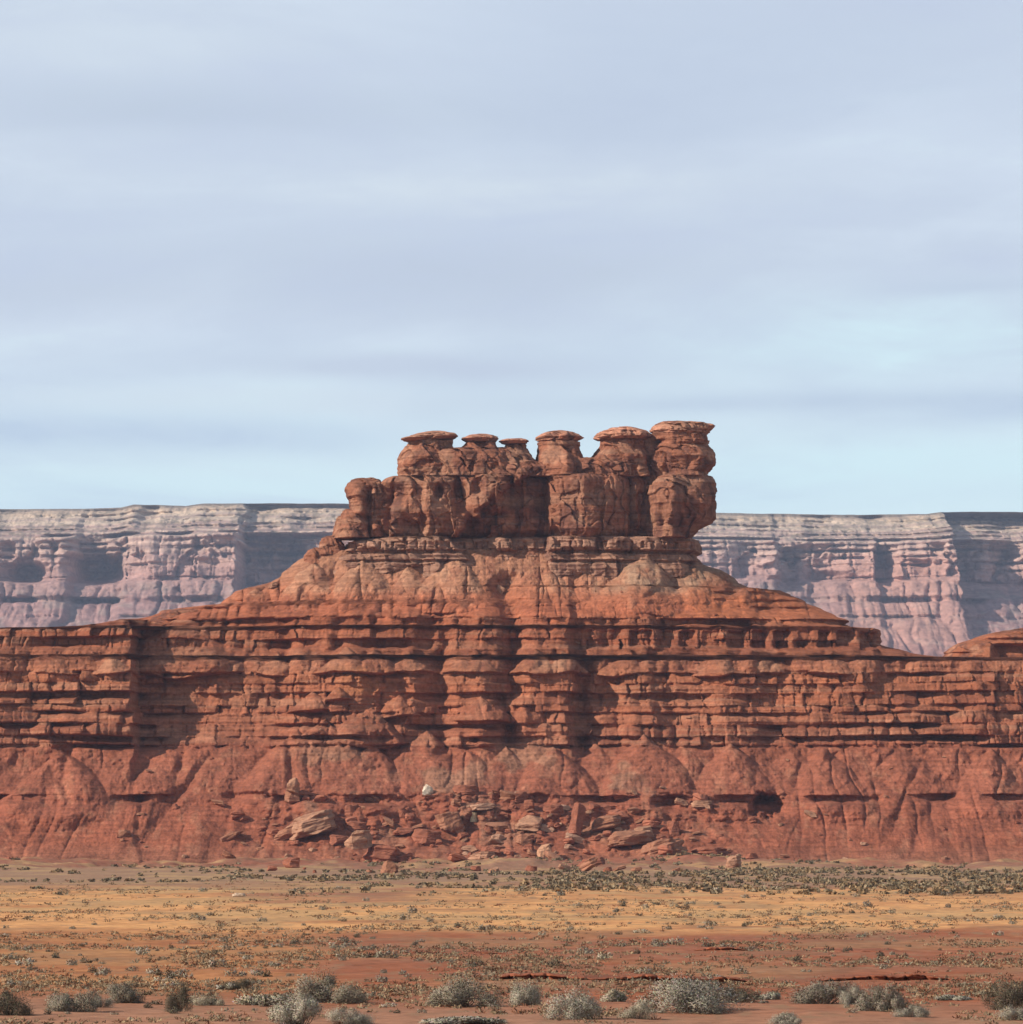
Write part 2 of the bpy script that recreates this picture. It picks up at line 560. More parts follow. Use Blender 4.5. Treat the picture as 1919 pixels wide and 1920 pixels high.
def build_butte_body(parent):
    V = np.arange(1031.0, 1676.0, 1.3)
    bs = tab(V, B_SMOOTH)
    Z = vz(V, YC - bs)
    Vs = VH - (Z - H) * F / YC
    xl, xr = ux(tab(Vs, XL), YC), ux(tab(Vs, XR), YC)
    pw = tab(Vs, [(1040, 2.6), (1150, 2.6), (1190, 3.2), (1240, 4.5), (1400, 5), (1680, 5)])
    nf, nb = 2300, 260
    s = np.linspace(-1, 1, nf)
    xi_f = 0.55 * s + 0.45 * np.sin(s * np.pi / 2)
    xi_b = np.sin(np.linspace(1, -1, nb + 2)[1:-1] * np.pi / 2)
    xi = np.concatenate([xi_f, xi_b])[None, :]
    side = np.concatenate([-np.ones(nf), np.ones(nb)])[None, :]
    p = pw[:, None]
    xc, a = ((xl + xr) / 2)[:, None], ((xr - xl) / 2)[:, None]
    eta = np.maximum(1 - np.abs(xi) ** p, 0) ** (1 / p)
    X0 = xc + a * xi
    b = bs[:, None] * np.ones_like(xi)
    Zg = np.broadcast_to(Z[:, None], X0.shape)
    Vg = np.broadcast_to(V[:, None], X0.shape)
    u = X0 * F / (YC - b * eta) + 959.5
    # local waviness of the beds
    Vw = Vg + 2.6 * fbm(X0 / 14, Zg / 9, o=2, seed=40) + 2.4 * vnoise(X0 / 45, seed=41)
    m = 0.95 + 1.1 * fbm(X0 / 9, Zg / 5, o=2, seed=42)
    m = np.clip(m, 0.1, 1.9)
    hb = 0.42 - 0.34 * bump(u, 420, 1230, 70)
    led = 0
    for k, (v0, v1, amp) in enumerate(RECESS):
        mk = np.clip(m + 1.1 * vnoise(X0 / 8.0 + 31 * k, seed=43 + k), 0.03, 2.2) * (0.12 + 0.88 * sm(fbm(X0 / 12.0 + 57 * k, seed=143 + k) + hb, -0.25, 0.25))
        led = led + (0.85 - 0.22 * bump(u, 420, 1260, 90)) * amp * mk * sm(Vw, v0 - 1.6, v0 + 1.4) * (1 - sm(Vw, v1 - 6.0, v1 + 3.5))
    zoneL = bump(Vg, 1156, 1402, 3)
    wB = tab(Vg, [(1060, 0.15), (1110, 0.35), (1160, 0.8), (1215, 0.9), (1262, 1), (1372, 1), (1404, 0.35), (1432, 0.15), (1520, 0.1), (1620, 0.1)])
    # the buttress edges lean, and each bed breaks off at its own place
    rowid = np.digitize(Vw, [v for v, _, _ in RECESS])
    ub = u + 9 * vnoise(rowid * 3.7, X0 / 30, seed=60) + 10 * fbm(X0 / 6, Zg / 4, o=2, seed=61)
    D = tab(ub, BUTT) * wB
    # gullies that run up the cones
    for (gu, gv0, gv1, dep, wid) in [(952, 1080, 1170, 3.0, 20), (962, 1150, 1300, 1.8, 15), (945, 1300, 1400, 2.2, 10), (832, 1180, 1400, 1.8, 13), (700, 1200, 1330, 1.4, 12), (1090, 1230, 1400, 2.2, 12), (1260, 1240, 1400, 1.2, 9), (640, 1120, 1215, 1.6, 14), (536, 1105, 1260, 2.6, 14), (548, 1380, 1480, 1.6, 9), (1050, 1085, 1110, 1.4, 14), (1086, 1380, 1420, 1.4, 9),
                                     (250, 1205, 1260, 1.0, 9), (1160, 1330, 1400, 1.2, 10), (345, 1400, 1500, 1.4, 10), (130, 1400, 1500, 1.1, 9)]:
        D = D - dep * np.exp(-((u - gu - 16 * fbm(Zg / 5, X0 * 0 + gu, o=3, seed=66)) / wid) ** 2) * bump(Vg, gv0, gv1, 14)
    big = 1.5 * fbm(X0 / 17, Zg / 22, o=3, seed=44) + 1.5 * fbm(X0 / 6.5, Zg / 9, o=3, seed=76) + 1.5 * bump(u, 420, 1260, 80) * fbm(X0 / 4.5, Zg / 16, o=3, seed=88)
    # blocks between the joints of each bed
    r1, e1 = joints(X0 + 0.5 * fbm(Zg / 1.5, X0 / 3, o=2, seed=45), 4.8, rowid, 46)
    r2, e2 = joints(X0 + 0.3 * vnoise(Zg / 1.2, X0 / 2, seed=47), 2.1, rowid, 48)
    ra_ = (vnoise(X0 / 5, rowid * 2.3, seed=79) + 1) / 2
    hard = zoneL * (1 - bump(Vg, 1217, 1260, 4)) * (0.25 + 0.75 * sm(fbm(X0 / 11.0, rowid * 7.7, o=2, seed=82) + hb, -0.2, 0.3))
    blk = hard * ((r1 - 0.5) * 1.5 + (r2 - 0.5) * 0.6 - 0.55 * (ra_ > 0.4) * np.exp(-(e1 / 0.25) ** 2) - 0.2 * np.exp(-(e2 / 0.14) ** 2))
    # a row of alcoves under the upper ledge, right half
    ra, ea = joints(X0, 4.2, rowid * 0, 50)
    alc = bump(Vw, 1181, 1211, 3) * sm(u, 1080, 1140) * (0.35 + 0.65 * (ra > 0.25))
    alc = -2.1 * alc * sm(ea, 0.35, 1.1)
    blk = blk + hard * (0.9 * facet(X0 + 0.5 * fbm(Zg / 1.5, X0 / 3, o=2, seed=45), 4.8, rowid, 46) + 0.7 * facet(X0 + 0.3 * vnoise(Zg / 1.2, X0 / 2, seed=47), 2.1, rowid, 48))
    fine_bed = zoneL * 0.28 * fbm(Zg / 0.45, X0 / 25, o=2, seed=51)
    # cones of fallen debris lying over the ledges
    bt = b + D + led + blk + alc + fine_bed
    cover = np.zeros_like(b)
    bt0 = bt.copy()
    wob = 0.9 * fbm(X0 / 5, Zg / 7, o=2, seed=52)
    for (fu, fv, ex) in FANS:
        ba = float(tab(fv, B_SMOOTH))
        ya = YC - ba
        xa, za = ux(fu, ya), vz(fv, ya)
        base = float(tab(fu, BUTT) * tab(fv, [(1060, 0.15), (1110, 0.35), (1160, 0.8), (1262, 1), (1390, 1), (1440, 0.55)]))
        r = np.maximum((za - Zg) / math.tan(R(37)) + 0.4, 0)
        q = np.maximum(r * r - ((X0 - xa + wob) * 1.05) ** 2, 0)
        cone = np.where(q > 0, ba + base - 1.0 + ex + np.sqrt(q), -99) - np.maximum(r - 15, 0) * 0.6
        vmax = 1154 if fv < 1120 else (1264 if fv < 1250 else (1300 + 2.2 * (fv - 1285) if fv < 1335 else 1640))
        cone = cone - 0.9 * np.maximum(Vg - vmax + 6 * vnoise(X0 / 6, seed=68), 0) - 0.25 * np.maximum(r - 22, 0)
        cone = np.minimum(cone, bt0 + (5.0 if fv < 1100 else 3.4))
        cover = np.where(cone > bt, 1.0, cover)
        bt = np.maximum(bt, cone)
    soft = np.clip(np.maximum(1 - np.maximum(zoneL, 0.5 * bump(Vg, 1106, 1158, 4)), np.maximum(cover, bump(Vg, 1217, 1260, 4))), 0, 1)
    # runnels on the soft slopes
    gx = X0 + 1.1 * fbm(X0 / 6, Zg / 6, o=2, seed=53) + 1.6 * vnoise(X0 / 16, Zg / 9, seed=81)
    rn = 1 - np.abs(vnoise(gx / 3.4, Zg / 26, seed=54))
    rn2 = 1 - np.abs(vnoise(gx / 1.3, Zg / 11, seed=55))
    lowz = sm(Vg, 1400, 1420)
    gate = sm(fbm(X0 / 9, Zg / 12, o=2, seed=67), -0.25, 0.35)
    bt = bt + soft * (-(0.9 - 0.1 * lowz) * gate * rn ** 6 - 0.22 * (1 - 0.5 * gate) * rn2 ** 4 + 0.3 + 0.35 * fbm(X0 / 2.4, Zg / 2.0, o=3, seed=69)) + big * (0.5 + 0.5 * zoneL)
    # badland spurs low on the apron
    sa = np.abs(vnoise((X0 + 0.75 * Zg) / 9.0 + 0.3 * fbm(X0 / 8, Zg / 8, o=2, seed=73), Zg / 30 + 3, seed=56))
    sb = np.abs(vnoise((X0 - 0.75 * Zg) / 8.0 + 0.3 * fbm(X0 / 8, Zg / 8, o=2, seed=74), Zg / 30 + 9, seed=75))
    flute = 1 - np.abs(vnoise((X0 + 0.5 * fbm(X0 / 3, Zg / 4, o=2, seed=90)) / 1.9, Zg / 14, seed=91))
    bt = bt - bump(Vg, 1066, 1156, 8) * (0.9 * flute ** 4 * sm(fbm(X0 / 8, Zg / 20, o=2, seed=92), -0.3, 0.2))
    midz = np.maximum(bump(Vg, 1064, 1152, 8), bump(Vg, 1218, 1259, 8))
    bt = bt + (lowz * (1 - sm(Vg, 1590, 1640)) * 2.6 + midz * 1.9) * (np.minimum(sa, sb * 1.2) - 0.22)
    # the shaded hollow at the lowest ledge
    un, vn = u + 16 * fbm(X0 / 1.6, Zg / 1.6, o=3, seed=86), Vg + 12 * fbm(X0 / 1.5, Zg / 1.5, o=3, seed=87)
    hol = np.exp(-((((un - 1437) / 30) ** 2 + ((vn - 1512) / 21) ** 2) ** 2))
    bt = bt - 6.5 * hol
    for (cu, cv, ru, rv, d) in [(1262, 1506, 36, 15, 2.6), (700, 1502, 40, 9, 2.2), (460, 1494, 50, 9, 1.6), (1010, 1500, 28, 10, 2.0), (1590, 1500, 60, 7, 1.6), (1760, 1496, 40, 7, 1.6), (828, 1410, 14, 11, 1.6), (1640, 1202, 14, 9, 1.4)]:
        bt = bt - d * np.exp(-((((u - cu) / ru) ** 2 + ((Vg - cv) / rv) ** 2) ** 2))
    rubble = bump(u, 500, 1400, 50) * bump(Vg, 1480, 1640, 20)
    rough = rubble * (0.9 * np.abs(fbm(X0 / 3.0, Zg / 1.6, o=3, seed=80)) * 2 - 0.3)
    rough = rough + soft * (0.55 * np.abs(fbm(X0 / 2.2, Zg / 1.7, o=4, seed=85, gain=0.6)) - 0.12)
    rough = rough + 0.42 * fbm(X0 / 1.6, bt / 1.6, Zg / 1.6, o=4, seed=57, gain=0.6)
    rough = rough + 0.25 * soft * np.maximum(0, vnoise(X0 / 0.8, Zg / 0.8, seed=58) - 0.35)
    disp = bt - b + rough
    # push along the outline normal so that the ends and the back get relief too
    nx = np.sign(xi) * np.abs(xi) ** (p - 1) / a
    ny = eta ** (p - 1) / b
    ln = np.hypot(nx, ny) + 1e-9
    nx, ny = nx / ln, ny / ln
    disp = np.where(side > 0, disp * 0.6, disp)
    top_guard = np.minimum(1, np.abs(ny) + 0.35)
    X = X0 + nx * np.clip(disp, -3, 3) * 0.45
    Y = YC + side * (b * eta + ny * disp * top_guard)
    P = np.stack([X, Y, Zg + 0.12 * fbm(X0 / 2, Zg / 2, o=2, seed=59)], -1)
    # bed colours
    n1 = fbm(X0 / 7, Zg / 5, o=3, seed=70)
    n2 = fbm(X0 / 2.2, Zg / 1.6, o=3, seed=71)
    c = tabc(Vw, [(1040, (.40, .19, .115)), (1075, (.41, .185, .11)), (1108, (.42, .155, .085)), (1140, (.41, .132, .068)), (1165, (.36, .115, .058)),
                  (1215, (.37, .125, .066)), (1240, (.39, .15, .085)), (1268, (.42, .15, .078)), (1300, (.40, .135, .07)), (1345, (.40, .145, .08)), (1400, (.37, .122, .07)),
                  (1440, (.375, .13, .078)), (1500, (.36, .118, .070)), (1580, (.37, .118, .066)), (1620, (.38, .15, .09))])
    c = lerpc(c, (.47, .235, .145), hard * np.clip(0.35 + 1.3 * vnoise(Zg / 0.55, X0 / 30, seed=72), 0, 1) * 0.5)
    c = lerpc(c, (.27, .085, .05), hard * sm(r1, 0.72, 0.9) * 0.5)
    tanp = sm(n1 + 0.35 * n2, 0.02, 0.35) * bump(u, 540, 1330, 60) * bump(Vg, 1395, 1585, 25)
    c = lerpc(c, (.36, .205, .13), tanp * 0.55)
    c = lerpc(c, (.40, .225, .14), cover * bump(Vg, 1215, 1262, 14) * np.clip(0.4 + n1, 0, 1) * 0.6)
    c = lerpc(c, (.47, .255, .16), cover * bump(Vg, 1046, 1112, 8) * (0.55 + 0.5 * n2).clip(0, 1) * 0.8)
    c = lerpc(c, (.52, .20, .095), bump(u, 640, 720, 30) * bump(Vg, 1250, 1305, 10) * 0.7)
    c = lerpc(c, (.45, .145, .065), sm(u, 1240, 1340) * bump(Vg, 1095, 1165, 14) * 0.8)
    c = lerpc(c, (.33, .22, .15), bump(u, 1110, 1400, 30) * bump(Vg, 1052, 1112, 10) * np.clip(0.5 + n2, 0, 1) * 0.55)
    c = lerpc(c, (.24, .08, .05), soft * sm(fbm(X0 / 3.5, Zg / 3.5, o=4, seed=83, gain=0.65), 0.08, 0.45) * 0.55)
    c = lerpc(c, (.50, .22, .13), soft * sm(fbm(X0 / 2.6, Zg / 2.6, o=4, seed=84, gain=0.65), 0.15, 0.5) * 0.4)
    c = c * np.array((0.78, 0.765, 0.73)) * (1 + 0.12 * (1 - sm(Vg, 1150, 1180)))[..., None]
    c = c * (1 + 0.16 * n2 + 0.10 * n1)[..., None]
    cols = X.shape[1]
    cuts = [('talus_cone', 0, int(np.searchsorted(V, 1158))), ('ledge_cliff', int(np.searchsorted(V, 1158)), int(np.searchsorted(V, 1403))), ('talus_apron', int(np.searchsorted(V, 1403)), len(V) - 1)]
    labels = {'talus_cone': 'grey-tan debris cones right under the tower', 'ledge_cliff': 'banded red ledges with dark undercuts',
              'talus_apron': 'red gullied slope at the foot'}
    parts = {}
    for name, i0, i1 in cuts:
        Q = P[i0:i1 + 1]
        me = mesh_from(name, Q.reshape(-1, 3), ring_faces(i1 - i0 + 1, cols), col=c[i0:i1 + 1].reshape(-1, 3), mat=M_ROCK)
        o = link(name, me, parent)
        o['label'] = labels[name]
        parts[name] = o
    return parts


butte = empty('butte', (0, 0, 0), 'huge stepped red sandstone butte crowned by a row of flat-capped rock pillars', 'rock butte')
BODY = build_butte_body(butte)


# ------------------------------------------------------------------ butte: tower pieces, each a closed ring mesh
def tower_piece(name, parent, rows, yc=YC, p=2.6, n=None, dv=1.0, seed=1, amp=0.35, blocks=0.0, bw=2.4, bh=3.0, extra=None, tint=None,
                bed=0.15, big=0.5, front=None, tilt=0.0, mat=None):
    """rows: (v, left u, right u, half depth in metres)"""
    mat = mat or M_ROCK
    v0, v1 = rows[0][0], rows[-1][0]
    V = np.arange(v0, v1 + dv * 0.5, dv)
    bb = tab(V, [(r[0], r[3]) for r in rows])
    yf = yc - float(np.mean(bb))
    Z = vz(V, yf)
    xl = ux(tab(V, [(r[0], r[1]) for r in rows]), yc)
    xr = ux(tab(V, [(r[0], r[2]) for r in rows]), yc)
    if n is None:
        n = int(np.clip((xr - xl).max() * 2.6 / 0.13, 90, 1100))
    # even steps along a superellipse outline
    th = np.linspace(0, 2 * np.pi, 4000)
    A, Bq = (xr - xl).max() / 2, bb.max()
    ex = np.sign(np.cos(th)) * np.abs(np.cos(th)) ** (2 / p)
    ey = np.sign(np.sin(th)) * np.abs(np.sin(th)) ** (2 / p)
    L = np.concatenate([[0], np.cumsum(np.hypot(np.diff(ex * A), np.diff(ey * Bq)))])
    t = np.interp(np.linspace(0, L[-1], n + 1)[:-1], L, th)
    cx = (np.sign(np.cos(t)) * np.abs(np.cos(t)) ** (2 / p))[None, :]
    cy = (np.sign(np.sin(t)) * np.abs(np.sin(t)) ** (2 / p))[None, :]
    xc, a = ((xl + xr) / 2)[:, None], ((xr - xl) / 2)[:, None]
    b = bb[:, None]
    X0, Y0 = xc + a * cx, yc + b * cy
    Zg = np.broadcast_to(Z[:, None], X0.shape)
    Vg = np.broadcast_to(V[:, None], X0.shape)
    Y0 = np.broadcast_to(Y0, X0.shape)
    nx = np.sign(cx) * np.abs(cx) ** (p - 1) / np.maximum(a, 0.3)
    ny = np.sign(cy) * np.abs(cy) ** (p - 1) / b
    ln = np.hypot(nx, ny) + 1e-9
    nx, ny = nx / ln, ny / ln
    u = X0 * F / Y0 + 959.5
    d = amp * fbm(X0 / 2.2, Y0 / 2.2, Zg / 2.0, o=4, seed=seed, gain=0.55)
    d = d + big * fbm(X0 / 6.5, Y0 / 6.5, Zg / 9.0, o=2, seed=seed + 5)
    d = d + bed * fbm(Zg / 0.5, X0 / 12, o=2, seed=seed + 9)
    if blocks:
        s_arc = X0 + Y0 * 0.8
        row = np.floor(Zg / bh + 0.5 * vnoise(X0 / 9, seed=seed + 2))
        r1, e1 = joints(s_arc + 0.5 * fbm(Zg / 2.0, X0 / 4, o=2, seed=seed + 3), bw, row, seed + 4)
        rc, ec = cells(s_arc / (bw * 0.8) + 0.25 * vnoise(Zg / 1.5, X0 / 3, seed=seed + 6), Zg / (bh * 1.25) + 0.2 * vnoise(X0 / 2, Zg / 3, seed=seed + 7), seed + 8)
        d = d + blocks * ((r1 - 0.5) * 1.2 + (rc - 0.5) * 2.0) - blocks * (0.30 * np.exp(-(e1 / 0.25) ** 2) + 0.2 * np.exp(-(ec / 0.09) ** 2))
    if blocks:
        d = d + 1.3 * min(1, blocks * 1.5) * facet(s_arc + 0.6 * fbm(Zg / 3.0, X0 / 4, o=2, seed=seed + 31), bw * 1.5, np.floor(Zg / (bh * 2.2) + 0.6 * vnoise(X0 / 5, seed=seed + 33)), seed + 32)
    if extra is not None:
        d = d + extra(u, Vg, X0, Zg, cy)
    tap = np.minimum(1.0, np.abs(ny) + 0.45)
    X = X0 + nx * d * 0.55
    Y = Y0 + ny * d * tap
    P = np.stack([X, Y, Zg + tilt * (X0 - xc) + 0.06 * fbm(X0 / 1.3, Y0 / 1.3, o=2, seed=seed + 11)], -1)
    n1 = fbm(X0 / 4, Y0 / 4, Zg / 3, o=3, seed=seed + 12)
    n2 = fbm(X0 / 1.1, Y0 / 1.1, Zg / 0.9, o=3, seed=seed + 13)
    n3 = fbm(X0 / 1.6, Y0 / 1.6, Zg / 9.0, o=3, seed=seed + 14)
    base = np.array(tint if tint is not None else (.335, .15, .088))
    c = np.broadcast_to(base, P.shape).copy()
    c = lerpc(c, (.135, .058, .042), sm(n3 + 0.4 * n1, 0.06, 0.40) * 0.7)          # desert varnish streaks
    c = lerpc(c, (.40, .20, .12), sm(n1 - 0.3 * n3, 0.10, 0.5) * 0.6)
    c = lerpc(c, (.38, .20, .125), sm(vnoise(Zg / 1.1 + 0.3 * n1, X0 / 20, seed=seed + 15), 0.35, 0.7) * 0.45)
    c = c * (1 + 0.22 * n2)[..., None]
    rows_n, cols = X.shape
    verts = P.reshape(-1, 3)
    quads = ring_faces(rows_n, cols)[:, ::-1]
    # close top and bottom with shrinking rings, gently domed
    tris, extra_v, extra_c = None, [], []
    vv = [verts]
    cc = [c.reshape(-1, 3)]
    qq = [quads]
    off = len(verts)
    for end, start in ((0, 0), (1, (rows_n - 1) * cols)):
        ring = P[0] if end == 0 else P[-1]
        cen = ring.mean(0)
        prev = np.arange(cols) + start
        for k, f in enumerate((0.86, 0.62, 0.34, 0.08)):
            q = cen + (ring - cen) * f
            if end == 0:
                q = q + np.array((0, 0, 1.0)) * (0.10 * (1 - f) + 0.10 * fbm(q[:, 0] / 1.5, q[:, 1] / 1.5, o=2, seed=seed + 20)[:, None])
            vv.append(q)
            cc.append(c[0 if end == 0 else -1])
            cur = np.arange(cols) + off
            off += cols
            kx = (np.arange(cols) + 1) % cols
            f4 = np.stack([prev, prev[kx], cur[kx], cur], -1)
            qq.append(f4 if end == 1 else f4[:, ::-1])
            prev = cur
    me = mesh_from(name, np.concatenate(vv), np.concatenate(qq)[:, ::-1], col=np.concatenate(cc), mat=mat)
    return link(name, me, parent)


def wall_extra(u, V, X, Z, cy):
    f = (cy < 0)
    e = np.zeros_like(u)
    bound = 968 - (V - 905) * 1.15 + 26 * fbm(X / 2.6, Z / 2.6, o=3, seed=89, gain=0.6)
    e += -4.2 * sm(u, bound - 4, bound + 5) * (1 - sm(u, 1024, 1034))
    e += np.interp(u, [1024, 1033, 1094, 1206, 1214], [0, -0.8, 2.6, -1.6, -1.6])
    e += np.interp(u, [700, 716, 742, 790, 800, 868, 880, 912, 960], [-1.5, -0.6, 1.0, -0.7, 0.6, -0.9, -0.6, 1.2, 0.2])
    e += 0.9 * bump(u, 880, 955, 10) * bump(V, 905, 960, 6)
    for (cu, cv, ru, rv, d) in [(740, 925, 28, 18, 2.0), (822, 922, 7, 14, 2.0), (862, 930, 15, 30, 2.6), (896, 912, 12, 14, 2.2), (760, 985, 8, 20, 1.4), (796, 980, 7, 20, 1.3),
                                (840, 985, 8, 14, 1.0), (880, 980, 9, 16, 1.0), (925, 962, 30, 6, 1.2), (1040, 994, 9, 7, 1.6), (1120, 930, 26, 20, 0.9), (726, 960, 7, 45, 1.6)]:
        e -= d * np.exp(-((((u - cu) / ru) ** 2 + ((V - cv) / rv) ** 2) ** 2))
    e -= 1.0 * sm(V, 990, 1000) * (0.4 + 0.6 * (vnoise(X / 3, seed=77) > -0.1))
    return np.where(f, e, 0.3 * e)


def right_extra(u, V, X, Z, cy):
    e = np.zeros_like(u)
    e += np.interp(u, [1204, 1262, 1345], [-2.6, 1.7, -2.6])
    e += 0.8 * bump(u, 1262, 1322, 6) * bump(V, 905, 948, 5)
    e -= 1.2 * np.exp(-(((u - 1243) / 8) ** 2)) * bump(V, 945, 1000, 8)
    e -= 1.0 * np.exp(-(((u - 1275) / 6) ** 2)) * bump(V, 960, 1000, 8)
    e -= 2.0 * sm(u, 1290, 1310) * sm(V, 968, 980)
    return np.where(cy < 0, e, 0.2 * e)


TW = (.272, .108, .061)
pc = tower_piece('cliff_wall', butte, [(887, 748, 1196, 6.5), (889, 736, 1206, 8.0), (894, 722, 1212, 8.6), (902, 712, 1214, 9.0), (945, 704, 1215, 9.4),
                                       (998, 694, 1213, 9.6), (1003, 698, 1211, 9.0), (1007, 700, 1211, 8.6)],
                 seed=101, amp=0.65, blocks=0.8, bw=3.8, bh=3.6, extra=wall_extra, p=3.4, tint=TW, big=0.8)
pr = tower_piece('buttress', butte, [(887, 1236, 1320, 6.5), (890, 1224, 1328, 7.6), (900, 1212, 1337, 8.6), (930, 1206, 1344, 9.4), (962, 1207, 1343, 9.6), (974, 1211, 1337, 9.2),
                                     (986, 1216, 1322, 8.4), (1000, 1217, 1307, 8.0), (1007, 1217, 1303, 7.8)], yc=903.5,
                 seed=131, amp=0.6, blocks=0.6, bw=5, bh=5, extra=right_extra, p=2.8, tint=(.265, .112, .066), big=0.9)
pl = tower_piece('pinnacle', butte, [(893, 672, 700, 1.8), (897, 662, 712, 3.0), (905, 656, 720, 4.4), (918, 653, 726, 5.2), (934, 657, 726, 5.6), (950, 662, 726, 5.8), (975, 656, 728, 6.2),
                                     (1007, 646, 730, 6.8)], yc=904.5, seed=141, amp=0.65, blocks=0.7, bw=2.2, bh=2.6, tint=TW, big=0.9,
                 extra=lambda u, V, X, Z, cy: np.where(cy < 0, -2.2 * np.exp(-(((u - 692 + 0.06 * (V - 940)) / 6) ** 2)) * sm(V, 908, 922), 0))


def ped_extra(u, V, X, Z, cy):
    e = -4.0 * sm(u, 832 - (V - 1005) * -1.0, 845 - (V - 1005) * -1.0) * (1 - sm(u, 1022, 1034)) * (V < 1090)
    r, ed = joints(X, 2.2, np.floor(V / 13), 78)
    e += ((r - 0.5) * 1.0 - 0.7 * np.exp(-(ed / 0.2) ** 2)) * bump(V, 1014, 1032, 2)
    e -= 1.3 * bump(V, 1031, 1037, 1.5) + 1.0 * bump(V, 1050, 1055, 1.5)
    return np.where(cy < 0, e, 0.3 * e)


pp = tower_piece('pedestal', butte, [(1004, 700, 1300, 9.4), (1007, 672, 1308, 10.6), (1014, 652, 1312, 11.0), (1031, 640, 1313, 11.2), (1036, 636, 1304, 10.8), (1048, 624, 1312, 11.4),
                                     (1056, 612, 1316, 11.6), (1075, 600, 1320, 11.8), (1108, 596, 1322, 12.0)],
                 seed=151, amp=0.3, blocks=0.5, bw=3.0, bh=2.2, extra=ped_extra, p=3.4, tint=(.335, .175, .115), big=0.6, bed=0.35)
pp['label'] = 'pale grey-tan layered ledge carrying the tower'

# bench between the wall and the pillars, higher between some of them
SAD = dict(amp=0.5, blocks=0.6, bw=3.2, bh=2.4, tint=(.25, .098, .057), p=3.2, big=0.8)
tower_piece('saddle', butte, [(855, 1082, 1124, 4.0), (858, 1076, 1130, 5.4), (868, 1060, 1214, 7.0), (884, 1000, 1222, 7.8), (892, 996, 1222, 7.8)], seed=161, **SAD)
tower_piece('saddle', butte, [(863, 984, 1014, 4.0), (866, 970, 1022, 5.6), (874, 900, 1040, 7.0), (886, 860, 1040, 7.6), (892, 860, 1040, 7.6)], seed=165, **SAD)
tower_piece('saddle', butte, [(836, 866, 950, 3.0), (840, 826, 955, 4.4), (846, 815, 960, 5.6), (864, 790, 970, 6.6), (892, 770, 980, 7.2)], seed=169, **SAD)

PIL = (.278, .107, .060)
CAP = (.47, .21, .13)
PILLARS = [
    ('widest leftmost pillar with a drooping flat cap', 905.5, 0.07,
     [(806, 800, 826, 2.2), (808, 786, 836, 3.2), (812, 768, 850, 4.6), (816, 756, 857, 5.4), (818.5, 752, 858, 5.6), (820.5, 760, 852, 5.0), (823, 767, 846, 4.4)],
     [(822, 767, 845, 4.2), (832, 763, 843, 4.6), (838, 759, 846, 5.2), (846, 755, 852, 6.0), (856, 751, 862, 6.8), (870, 748, 872, 7.2), (882, 749, 874, 7.0), (892, 754, 872, 6.6)]),
    ('second pillar, squat with a rounded cap', 905.0, 0.03,
     [(812, 886, 914, 1.8), (814, 876, 923, 2.8), (818, 868, 931, 3.6), (821, 865, 933, 3.8), (823.5, 870, 931, 3.4), (827, 874, 928, 3.0)],
     [(826, 873, 928, 3.0), (834, 869, 930, 3.8), (842, 862, 936, 5.0), (856, 858, 944, 6.0), (872, 856, 950, 6.6), (892, 860, 946, 6.4)]),
    ('smallest pillar of the row, grey and thin-capped', 904.5, 0.02,
     [(821.5, 952, 980, 1.2), (823.5, 942, 989, 2.2), (826, 937, 994, 2.6), (828, 941, 990, 2.3), (831, 945, 988, 1.9)],
     [(830, 945, 988, 2.0), (840, 941, 988, 2.6), (850, 936, 992, 3.8), (860, 930, 1002, 5.0), (872, 926, 1010, 6.0), (892, 926, 1012, 6.2)]),
    ('pillar with a domed cap and a light debris cone on its front', 904.5, 0.02,
     [(805.5, 1036, 1060, 1.8), (808, 1022, 1074, 3.0), (812, 1012, 1084, 3.8), (817, 1007, 1092, 4.3), (820, 1006, 1094, 4.3), (822, 1011, 1090, 3.9), (825, 1013, 1085, 3.4)],
     [(824, 1012, 1085, 3.6), (838, 1010, 1084, 4.2), (850, 1009, 1090, 5.2), (860, 1006, 1098, 6.4), (876, 1004, 1106, 7.2), (892, 1006, 1104, 6.8)]),
    ('pillar with a stepped two-layer cap second from the right', 905.0, 0.02,
     [(798, 1146, 1184, 2.0), (800, 1142, 1194, 3.0), (801.5, 1134, 1198, 3.6), (805, 1127, 1208, 4.4), (812, 1119, 1220, 5.2), (817, 1115, 1224, 5.4), (819.5, 1120, 1218, 5.0), (822, 1126, 1212, 4.4)],
     [(821, 1127, 1211, 4.4), (834, 1126, 1213, 5.0), (844, 1119, 1214, 5.8), (853, 1111, 1216, 6.6), (870, 1104, 1217, 7.2), (892, 1106, 1216, 6.8)]),
    ('tallest pillar at the right end with a jutting slab cap', 904.0, -0.03,
     [(788, 1244, 1312, 3.0), (790, 1238, 1332, 4.4), (794, 1232, 1344, 5.0), (797, 1227, 1338, 5.4), (803, 1221, 1331, 5.8), (806.5, 1219, 1330, 5.8), (809, 1226, 1327, 5.0), (814, 1228, 1326, 4.8)],
     [(812, 1229, 1326, 4.8), (820, 1231, 1326, 4.8), (822, 1238, 1327, 5.4), (827, 1240, 1325, 5.3), (831, 1232, 1327, 4.9), (838, 1228, 1331, 6.0), (850, 1223, 1337, 6.9), (864, 1220, 1339, 7.4), (876, 1222, 1333, 7.2), (883, 1228, 1325, 6.8), (892, 1230, 1328, 7.2)]),
]
